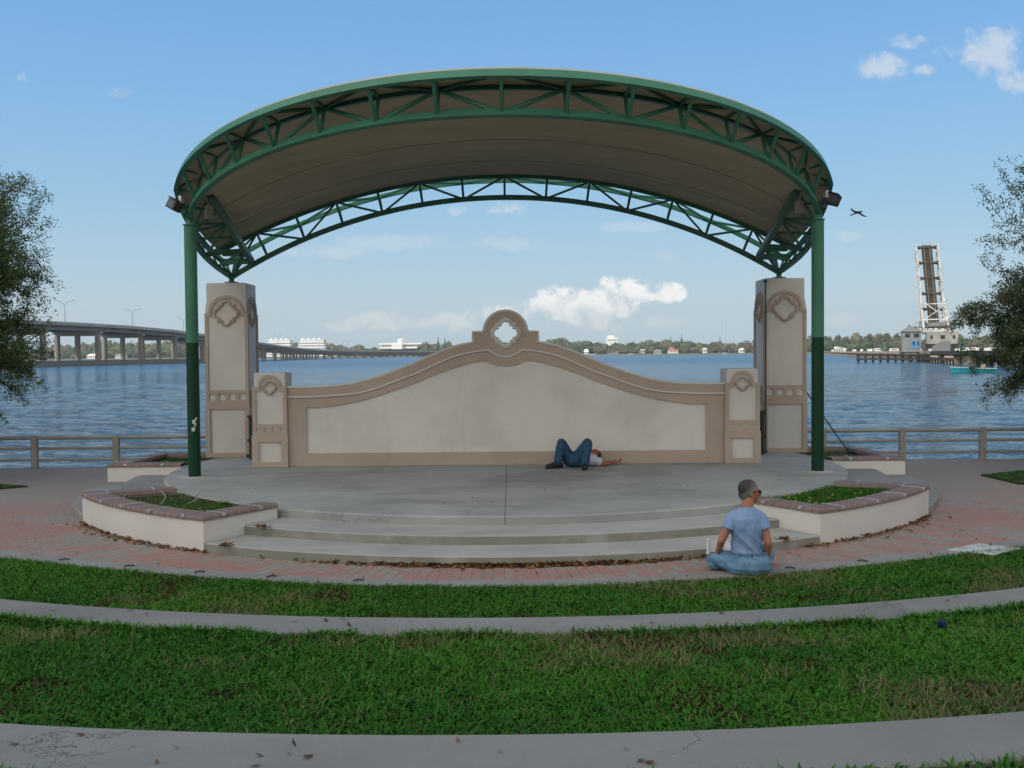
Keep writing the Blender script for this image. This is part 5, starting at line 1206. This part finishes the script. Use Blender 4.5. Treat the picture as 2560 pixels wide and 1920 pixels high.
# ------------------------------------------------------------------ near trees: trunk, limbs and leafy twigs
def oak(name, base, label, fork, crown, limbs_to, seed, leaf_n, twiggy, cols, leaf=.033):
    """crown = (centre, radii); limbs_to = aimed limb ends; twiggy(p) 0..1 = chance that a twig keeps few leaves"""
    rg = np.random.default_rng(seed); base = Vector(base); rt = empty(name, base, label, 'tree', 'live oaks beside the plaza')
    tb = MB(); fk = Vector(fork)
    tb.path([base-Vector((0, 0, .1)), base+(fk-base)*.25+Vector((.05, 0, 0)), base+(fk-base)*.6-Vector((.06, .03, 0)), fk], [.27, .2, .17, .16], 10)
    tips = []; bb = MB(); cc, rad = Vector(crown[0]), crown[1]
    def rv(s): return Vector(rg.normal(0, s, 3))
    def grow(p, d, L, r, lev):
        n = 4; pts = [p]; dd = d.normalized()
        for i in range(n):
            dd = (dd + rv(.16 if lev else .10) + Vector((0, 0, .03 if lev < 2 else -.02))).normalized(); pts.append(pts[-1]+dd*L/n)
        bb.path(pts, [r*(1-.55*i/n) for i in range(n+1)], 6 if lev < 2 else 3, False)
        if lev >= 3: tips.append((pts, r)); return
        kids = {0: 6, 1: 5, 2: 5}[lev]
        for k in range(kids):
            f = .3+.7*(k+rg.random()*.6)/kids; i = min(n-1, int(f*n)); q = pts[i]+(pts[i+1]-pts[i])*(f*n-i)
            side_ = dd.cross(rv(1)).normalized(); nd = (dd*.75+side_*rg.uniform(.45, 1.0)+Vector((0, 0, rg.uniform(-.15, .3)))).normalized()
            grow(q, nd, L*rg.uniform(.48, .68), r*.5, lev+1)
        grow(pts[-1], dd, L*.55, r*.5, lev+1)
    for tgt, r in limbs_to:
        d = Vector(tgt)-fk; grow(fk+Vector((0, 0, rg.uniform(-.15, .1))), d, d.length*.72, r*.8, 0)
    tb.v += []; k0 = len(tb.v); tb.v += bb.v; tb.f += [tuple(i+k0 for i in f) for f in bb.f]
    tb.build('trunk', M['bark'], rt)
    # leaves
    pos = []; drn = []; shade = []
    for pts, r in tips:
        for i in range(len(pts)-1):
            m = max(1, int(leaf_n*(1-.75*twiggy(pts[-1])*rg.uniform(.6, 1.25))))
            a, q = pts[i], pts[i+1]
            for c_ in range(max(1, m//5)):
                f = rg.random(); ce = a+(q-a)*f+rv(.05); sh_ = rg.uniform(.6, 1.5)
                for _ in range(min(m, 10)): pos.append(ce+rv(.036)); drn.append((q-a).normalized()); shade.append(sh_)
    Pn = np.array([p[:] for p in pos]); Dn = np.array([d[:] for d in drn]); N = len(Pn)
    D = Dn*.5+rg.normal(0, 1, (N, 3)); D /= np.linalg.norm(D, axis=1)[:, None]; U = rg.normal(0, 1, (N, 3)); Sd = np.cross(D, U); Sd /= np.linalg.norm(Sd, axis=1)[:, None]
    L = rg.uniform(.7, 1.35, N)[:, None]*leaf; V = np.stack([Pn-D*L*.5, Pn+Sd*L*.36, Pn+D*L*.5, Pn-Sd*L*.36], 1).reshape(-1, 3)-np.array(base[:])
    F = np.arange(N*4).reshape(-1, 4); ci = rg.integers(0, len(cols), N); C = np.array(cols)[ci]*rg.uniform(.75, 1.25, (N, 1))*np.array(shade)[:, None]
    o = link('crown', npmesh('crown', V, F, np.repeat(C, 4, 0)), M['leafattr'], rt); return rt, N
OAK = [(.075, .14, .033), (.055, .10, .026), (.105, .155, .04), (.05, .085, .024), (.13, .145, .04)]
t1, n1 = oak('oak_tree', (-11.6, 17.0, 0), 'dense small-leaved oak whose crown enters at the left edge', (-11.4, 17.0, 1.75), ((-11, 17, 4), (3, 3, 3)),
    [((-8.9, 16.7, 2.15), .055), ((-9.0, 17.5, 2.6), .06), ((-8.85, 17.0, 3.45), .07), ((-8.75, 16.6, 4.1), .07), ((-9.4, 17.6, 4.75), .07), ((-10.2, 16.6, 5.2), .06), ((-12.5, 17, 5.3), .09), ((-14, 17.5, 4), .09), ((-12, 15, 4), .07), ((-12, 19, 4.3), .08), ((-9.4, 16.2, 1.7), .045), ((-10.2, 18, 3.4), .06), ((-9.5, 16.5, 3.0), .06)],
    21, 26, lambda p: .75 if p.z > 4.5 else (.5 if 2.45 < p.z < 2.62 else .12), OAK)
t2, n2 = oak('oak_tree', (12.2, 17.2, 0), 'thinly leaved oak with bare upper twigs at the right edge', (12.0, 17.1, 1.8), ((11, 17, 4), (3, 3, 3)),
    [((9.35, 17.2, 2.5), .06), ((9.2, 17.5, 2.9), .06), ((8.8, 16.6, 3.25), .05), ((8.8, 17.3, 3.7), .065), ((9.6, 16.6, 4.1), .065), ((10.6, 17.6, 4.5), .06), ((13, 17, 5.0), .09), ((14.5, 17.5, 4), .09), ((12.5, 15, 4), .07), ((12.5, 19, 4.3), .08), ((9.9, 16.3, 2.6), .06), ((9.9, 17.9, 2.9), .06)],
    5, 40, lambda p: .84 if p.z > 3.1 else .05, [(.09, .13, .05), (.07, .105, .04), (.115, .14, .06), (.06, .085, .036), (.13, .13, .07)])
print('leaves', n1, n2)

# ------------------------------------------------------------------ turf
from mathutils import noise as mn
def fbm(xy, sc, seed):
    """cheap value-noise field 0..1"""
    r = np.random.default_rng(seed); g = r.random((64, 64)); out = np.zeros(len(xy)); amp = 1; tot = 0; s_ = sc
    for _ in range(4):
        q = xy*s_; i = np.floor(q).astype(int); f = q-i; f = f*f*(3-2*f); a = lambda dx, dy: g[(i[:, 0]+dx) % 64, (i[:, 1]+dy) % 64]
        out += amp*((a(0, 0)*(1-f[:, 0])+a(1, 0)*f[:, 0])*(1-f[:, 1])+(a(0, 1)*(1-f[:, 0])+a(1, 1)*f[:, 0])*f[:, 1]); tot += amp; amp *= .55; s_ *= 2.1
    return out/tot
def turf(name, xy, z, label, seed, hscale=1.0, dry=0.0, parent=None, flowers=0, wide=1.0, bias=0.0):
    """blades, clover-like leaflets, dead straw and red-brown thatch; colours are those of the plants themselves"""
    r = np.random.default_rng(seed); N = len(xy)
    clump = fbm(xy, 1.6, seed); brown = fbm(xy+31, 1.9, seed+1); straw = fbm(xy*np.array([.8, 1.3])+7, 1.1, seed+2)+dry*np.clip((xy[:, 0]-.9)/3.2, -.35, 1)*.22+bias-.045; lush = fbm(xy+5, .9, seed+3)
    kind = np.zeros(N, int)                                    # 0 clover leaf, 1 grass blade, 2 straw, 3 thatch
    u_ = r.random(N); kind[u_ > .66] = 1
    kind[(straw+r.normal(0, .05, N) > .62) & (r.random(N) < .5)] = 2; kind[r.random(N) < .025] = 2
    kind[(brown+r.normal(0, .03, N) > .655) & (r.random(N) < .6)] = 3
    H = np.where(kind == 0, r.uniform(.018, .042, N), np.where(kind == 1, r.uniform(.025, .06, N), np.where(kind == 2, r.uniform(.025, .07, N), r.uniform(.012, .035, N))))*hscale*(.65+.8*clump)
    Wd = np.where(kind == 0, r.uniform(.008, .016, N), np.where(kind == 1, r.uniform(.003, .0055, N), np.where(kind == 2, .0034, r.uniform(.006, .012, N))))*wide
    lean_ = np.where(kind == 0, r.uniform(.7, 1.7, N), np.where(kind == 2, r.uniform(.7, 2.2, N), r.uniform(.3, 1.4, N)))*H
    a = r.uniform(0, 2*np.pi, N); dx, dy = np.cos(a), np.sin(a); zz = z if np.ndim(z) else np.full(N, z)
    bx, by = xy[:, 0], xy[:, 1]; px, py = -dy*Wd/2, dx*Wd/2
    w1 = np.where(kind == 0, 1.2, .85)
    V = np.stack([np.stack([bx-px*.6, by-py*.6, zz], 1), np.stack([bx+px*.6, by+py*.6, zz], 1),
                  np.stack([bx+px*w1+dx*lean_*.4, by+py*w1+dy*lean_*.4, zz+H*.7], 1), np.stack([bx-px*w1+dx*lean_*.4, by-py*w1+dy*lean_*.4, zz+H*.7], 1),
                  np.stack([bx+dx*lean_, by+dy*lean_, zz+H*np.where(kind == 0, .92, 1.0)], 1)], 1).reshape(-1, 3)
    k = np.arange(N)*5; F = np.concatenate([np.stack([k, k+1, k+2], 1), np.stack([k, k+2, k+3], 1), np.stack([k+3, k+2, k+4], 1)])
    g1 = np.array([(.024, .118, .010), (.056, .185, .014)]); t_ = np.clip(lush*1.6-.35+r.normal(0, .22, N), 0, 1)[:, None]
    C = g1[0]*(1-t_)+g1[1]*t_; C = np.where((kind == 1)[:, None], C*np.array([1.25, 1.05, 1.0]), C)
    C = np.where((kind == 2)[:, None], np.array([.27, .22, .115])*r.uniform(.45, 1.1, (N, 1)), C); C = np.where((kind == 3)[:, None], np.array([.075, .034, .02])*r.uniform(.6, 1.4, (N, 1)), C)
    yel = (r.random(N) < .035) & (kind < 2); C = np.where(yel[:, None], np.array([.10, .13, .03]), C)
    C = C*r.uniform(.75, 1.25, (N, 1))
    off = np.array(root_loc(parent)[:]) if parent else 0
    o = link(name, npmesh(name, V-off, F, np.repeat(C, 5, 0)), M['grassattr'], parent)
    return tag(o, label, None, None, 'stuff')
def sample(ya, yb, x0, x1, dens, seed, near=None):
    r = np.random.default_rng(seed); y0, y1 = min(ya(0), ya(x1), ya(x0)), max(yb(0), yb(x0), yb(x1)); n = int((x1-x0)*(y1-y0)*dens); P = np.stack([r.uniform(x0, x1, n), r.uniform(y0, y1, n)], 1)
    gx = np.linspace(x0, x1, 120); A = np.interp(P[:, 0], gx, [ya(q) for q in gx]); B_ = np.interp(P[:, 0], gx, [yb(q) for q in gx])
    m = (P[:, 1] > A) & (P[:, 1] < B_); 
    if near: m &= r.random(n) < near(P)
    return P[m]
vis = lambda P: np.where(np.abs(P[:, 0]) < P[:, 1]*.512+1.6, 1, 0)
P1 = sample(offs(y_b2, .0), lambda x: y_edge(x)+.03+.05*mn.noise((x*2.3, 3, 1))+.03*mn.noise((x*7, 1, 1)), -7.5, 7.5, 5200, 1, vis)
turf('lower_grass', P1, -.015, 'green clover turf with brown patches between the brick kerb and the first seat wall', 41, .95, .9, None)
P2 = sample(offs(y_b1, .0), offs(y_b2, -BW2-.0), -6, 6, 7500, 2, vis)
turf('middle_grass', P2, .23, 'thick dark green turf with straw flecks between the two seat walls', 43, .98, .9)
P3 = sample(lambda x: 2.6, offs(y_b1, -BW1), -3.2, 3.2, 2600, 3); turf('upper_grass', P3, .48, 'grass tufts just behind the nearest seat wall at the bottom edge', 47, 1.0, .5)
r6 = np.random.default_rng(9)
ED = [(x+r6.normal(0, .02), offs(y_b2, -BW2)(x)-abs(r6.normal(0, .05))) for x in np.repeat(np.linspace(-5.6, 5.6, 260), 26) if mn.noise((x*1.7, 9, 2)) > -.15]
turf('edge_grass', np.array(ED), .24, 'taller ragged grass fringe against the near side of the first seat wall', 51, 1.35, .9)
def in_poly(P, poly):
    inside = np.zeros(len(P), bool); j = len(poly)-1
    for i in range(len(poly)):
        xi, yi = poly[i]; xj, yj = poly[j]; c = ((yi > P[:, 1]) != (yj > P[:, 1])) & (P[:, 0] < (xj-xi)*(P[:, 1]-yi)/(yj-yi+1e-12)+xi); inside ^= c; j = i
    return inside
def poly_pts(poly, dens, seed):
    a = np.array(poly); r = np.random.default_rng(seed); lo_, hi_ = a.min(0), a.max(0); n = int(np.prod(hi_-lo_)*dens); P = r.uniform(lo_, hi_, (n, 2)); return P[in_poly(P, poly)]
for sx, wh, soil in GRASS_BEDS:
    if wh == 'front':
        if sx > 0: turf('planter_weeds', poly_pts(soil, 5200, 61), .285, 'green weedy turf filling the front right planter', 61, 1.5, 0, bias=-.4)
        else: turf('planter_turf', poly_pts(soil, 3000, 62), .285, 'sparse brown and green turf in the front left planter', 62, .7, 0, bias=.22)
    else: turf('back_turf', poly_pts(soil, 2600, 63+sx), .285, 'short green turf in the back left planter' if sx < 0 else 'short brownish turf in the back right planter', 63+sx, .7, 0, bias=-.2 if sx < 0 else .1)
for nm, poly, sd2 in (('side_turf', LAWN_L, 71), ('side_turf', LAWN_R, 72)):
    P = poly_pts(poly, 1500, sd2); P = P[np.abs(P[:, 0]) < 12.5]; turf(nm, P, .0, 'turf of the lawn patch under the left oak' if sd2 == 71 else 'turf of the lawn patch under the right oak', sd2, .9, .3, None, 0, 1.5)
# yellow flowers of the right planter
M['petal'] = simple('yellow_petal', (.62, .48, .02), None, 30, .6, 0)
b = MB(); soil = [s_ for s_ in GRASS_BEDS if s_[0] > 0 and s_[1] == 'front'][0][2]
for x, y in poly_pts(soil, 15, 81):
    z = .285+r6.uniform(.045, .075)
    for k in range(5): a = 2*math.pi*k/5; b.ball((x+.009*math.cos(a), y+.009*math.sin(a), z), (.007, .007, .004), 6, 4)
tag(b.build('flowers', M['petal']), 'small yellow weed flowers dotted over the front right planter', kind='stuff')
# a leafy weed, and loops of thin hose in the left planter
b = MB(); rw = random.Random(4); c0 = Vector((-3.42, 12.1, .29))
for k in range(26):
    a = rw.uniform(0, 6.28); l = rw.uniform(.035, .075); d = Vector((math.cos(a), math.sin(a), rw.uniform(.5, 1.4))).normalized(); s2 = d.cross(Vector((0, 0, 1))).normalized()*l*.28; p = c0+Vector((rw.uniform(-.05, .05), rw.uniform(-.03, .03), 0))
    b.add([p, p+d*l*.6+s2, p+d*l, p+d*l*.6-s2], [(0, 1, 2, 3)])
top(b, 'weed', simple('weed_leaf', (.05, .17, .03), (.035, .12, .025), 20, .6, 0), 'bright green leafy weed in the front left planter by the stage edge', 'weed', None, False, c0)
hose_m = simple('grey_hose', (.36, .37, .35), None, 8, .5, 0)
for pts, lab in (([(-4.78, 12.35, .30), (-4.82, 12.75, .36), (-4.55, 12.95, .37), (-4.3, 12.6, .34), (-4.22, 12.2, .30)], 'longer loop of thin grey hose rising from the front left planter'),
                 ([(-3.98, 12.75, .30), (-3.86, 12.62, .40), (-3.84, 12.35, .33), (-3.9, 12.2, .30)], 'short loop of thin grey hose nearer the stage in the left planter')):
    b = MB(); b.path(spline(pts), .006, 6); top(b, 'hose', hose_m, lab, 'hose', None, True, pts[0])
# ------------------------------------------------------------------ fallen leaves and small litter
def litter(name, spots, label, seed, size=(.02, .045)):
    r = np.random.default_rng(seed); P = np.array(spots); N = len(P); a = r.uniform(0, 6.28, N); L = r.uniform(size[0], size[1], N); W_ = L*r.uniform(.35, .6, N); t1_, t2_ = r.normal(0, .35, N), r.normal(0, .35, N)
    dx = np.stack([np.cos(a), np.sin(a), t1_], 1)*L[:, None]; sy = np.stack([-np.sin(a), np.cos(a), t2_], 1)*W_[:, None]
    V = np.stack([P-dx, P+sy+np.array([0, 0, .004]), P+dx+np.array([0, 0, .008]), P-sy], 1).reshape(-1, 3); V[:, 2] = np.maximum(V[:, 2], np.repeat(P[:, 2], 4)-.004)
    cols = np.array([(.16, .07, .025), (.23, .11, .04), (.10, .05, .022), (.28, .16, .07)])[r.integers(0, 4, N)]*r.uniform(.6, 1.2, (N, 1))
    return tag(link(name, npmesh(name, V, np.arange(N*4).reshape(-1, 4), np.repeat(cols, 4, 0)), M['leafattr']), label, kind='stuff')
rl = np.random.default_rng(14); sp = []
for _ in range(1500):
    a = rl.normal(.03, .17); dens_ = max(0, 1-abs(a)/.46)
    if rl.random() < dens_ and abs(a) < R(29): rr2 = 6.505+abs(rl.exponential(.022)); sp.append((rr2*math.sin(a), CY-rr2*math.cos(a), .008+rl.uniform(0, .035)*math.exp(-(rr2-6.5)/.03)))
for _ in range(420):
    s2 = rl.choice([-1, 1]); a = s2*rl.uniform(R(29), R(56)); rr2 = 6.51+abs(rl.exponential(.05)); sp.append((rr2*math.sin(a), CY-rr2*math.cos(a), .008+rl.uniform(0, .012)))
for sx, (x, y, z) in ((-1, (-2.72, 11.0, .205)), (1, (2.72, 11.0, .205)), (-1, (-2.98, 10.52, .104)), (1, (3.0, 10.55, .104))):
    for _ in range(26): sp.append((x+rl.normal(0, .035)-sx*.04, y+rl.normal(0, .05), z+rl.uniform(.004, .02)))
litter('fallen_leaves', sp, 'brown fallen leaves gathered along the foot of the steps and planters', 15)
sp = []
for _ in range(170): x = rl.uniform(-6.5, 6.5); y = rl.uniform(y_edge(x)+.05, 13.5); 
for _ in range(130):
    x = rl.uniform(-6.5, 6.5); y = rl.uniform(y_edge(x)+.05, y_edge(x)+2.2)
    if math.hypot(x, y-CY) > 6.56: sp.append((x, y, .012))
for _ in range(26): sp.append((rl.uniform(-4, 4), rl.uniform(11.6, 15.8), ZS+.006))
for _ in range(14): x = rl.uniform(-2.2, 2.2); sp.append((x, y_b1(x)-rl.uniform(.06, .4), .506))
for _ in range(14): x = rl.uniform(-3.6, 3.6); sp.append((x, y_b2(x)-rl.uniform(.04, .25), .256))
litter('scattered_leaves', sp, 'single dead leaves scattered over the paving, stage and seat walls', 16, (.012, .032))
# a crumpled blue wrapper on the turf, an inlaid plaque on the kerb, twigs
p = Vector((2.92, 6.58, .235)); rb = random.Random(3); bm = bmesh.new(); bmesh.ops.create_icosphere(bm, subdivisions=2, radius=.027)
for v in bm.verts: v.co *= rb.uniform(.75, 1.25); v.co.z *= 1.15
me = bpy.data.meshes.new('wrapper'); bm.to_mesh(me); bm.free(); o = link('wrapper', me, simple('blue_plastic', (.008, .018, .075), None, 30, .4, 0)); o.location = p+Vector((0, 0, .05)); tag(o, 'small crumpled blue wrapper in the grass below the seat wall', 'litter')
b = MB(); pq = [(4.63, 10.41), (5.11, 10.72), (5.42, 10.44), (4.98, 10.12)]; b.prism(pq, .002, .014); pl = top(b, 'plaque', simple('worn_pale_plaque', (.52, .55, .54), (.30, .30, .29), 5, .5, .1), 'pale worn plaque let into the kerb at the right', 'plaque', None, False, (5, 10.4, 0))
for k, x in enumerate((-4.55, -3.75, -2.95, -2.2, -1.35, 2.75, 3.55)):
    y = y_edge(x)+.14; b = MB(); a = .5 if x < 0 else -.3; b.bar([(x-.05*math.cos(a), y-.05*math.sin(a), .02), (x, y, .026), (x+.05*math.cos(a), y+.05*math.sin(a), .017)], .012, .012)
    top(b, 'metal_clip', M['cable'], 'short dark metal clip set on the concrete kerb', 'clip', 'clips along the kerb', False, (x, y, .01))
# ------------------------------------------------------------------ the bird
bo = Vector(at(2146, 531, 36)); s3 = 36/2500
def bpx(X, Y, dz=0): return Vector(at(2040+X*.3014, 500+Y*.3014, 36+dz))
b = MB(); loft(b, [(bpx(292, 128), .01, .03, (0, 0, 1), (0, 1, 0)), (bpx(312, 116), .02, .03, (0, 0, 1), (0, 1, 0)), (bpx(335, 106), .043, .045, (0, 0, 1), (0, 1, 0)), (bpx(355, 101), .04, .042, (0, 0, 1), (0, 1, 0)), (bpx(370, 98), .026, .028, (0, 0, 1), (0, 1, 0)), (bpx(378, 96), .024, .024, (0, 0, 1), (0, 1, 0)), (bpx(383, 95), .014, .014, (0, 0, 1), (0, 1, 0)), (bpx(389, 96), .003, .003, (0, 0, 1), (0, 1, 0))], 10)
def wing(pts, th=.006):
    n = len(pts); vs = [p+Vector((0, th, 0)) for p in pts]+[p-Vector((0, th, 0)) for p in pts]; b.add(vs, [tuple(range(n)), tuple(range(n, 2*n))[::-1]]+[(i, (i+1) % n, n+(i+1) % n, n+i) for i in range(n)])
wing([bpx(362, 98, .02), bpx(338, 94, .2), bpx(318, 88, .3), bpx(303, 78, .38), bpx(288, 64, .45), bpx(289, 77, .45), bpx(296, 90, .4), bpx(312, 102, .3), bpx(332, 109, .1)])
wing([bpx(362, 100, -.02), bpx(380, 113, -.2), bpx(398, 126, -.32), bpx(426, 139, -.45), bpx(408, 140, -.42), bpx(390, 136, -.32), bpx(368, 122, -.2), bpx(345, 110, -.02)])
wing([bpx(310, 114, .0), bpx(296, 116, .02), bpx(283, 127, .03), bpx(286, 133, 0), bpx(304, 124, -.02)])
top(b, 'bird', simple('black_plumage', (.008, .008, .009), None, 9, .6, 0), 'black bird flying to the right in the open sky beside the canopy', 'bird', None, False, bo)

# ------------------------------------------------------------------ haze over the river
b = MB(); b.box((0, 1490, 60), (8400, 3100, 140)); hz = b.build('haze', None)
hm = bpy.data.materials.new('haze_air'); hm.use_nodes = True; t = NT(hm.node_tree)
pv = t.n('ShaderNodeVolumePrincipled', i_Color=(.93, .96, 1.0), i_Density=.00011); pv.inputs['Anisotropy'].default_value = .2
mo = t.n('ShaderNodeOutputMaterial'); t.nt.links.new(pv.outputs[0], mo.inputs['Volume'])
hz.data.materials.append(hm); tag(hz, 'thin blue haze lying over the river and the far bank', kind='stuff')

# opaque cloud added out of view, sized to keep sun off the park
r3 = np.random.default_rng(77); cc_ = Vector((0, 12, 0)) + SUN_DIR*2600; sp_ = []
for _ in range(70):
    a = r3.uniform(0, 2*math.pi); q = 66*math.sqrt(r3.random()); e1 = SUN_DIR.cross(Vector((0, 0, 1))).normalized(); e2_ = SUN_DIR.cross(e1)
    p = cc_ + e1*(q*math.cos(a)) + e2_*(q*math.sin(a)); rr3 = r3.uniform(14, 24); sp_.append((p.x, p.y, p.z, rr3, rr3*.7, (.8, .8, .8)))
V, F, C = crowns(sp_, 5); o = link('shading_cloud', npmesh('shading_cloud', V, F, np.clip(C, .7, .85)), M['woodattr']); tag(o, kind='structure')
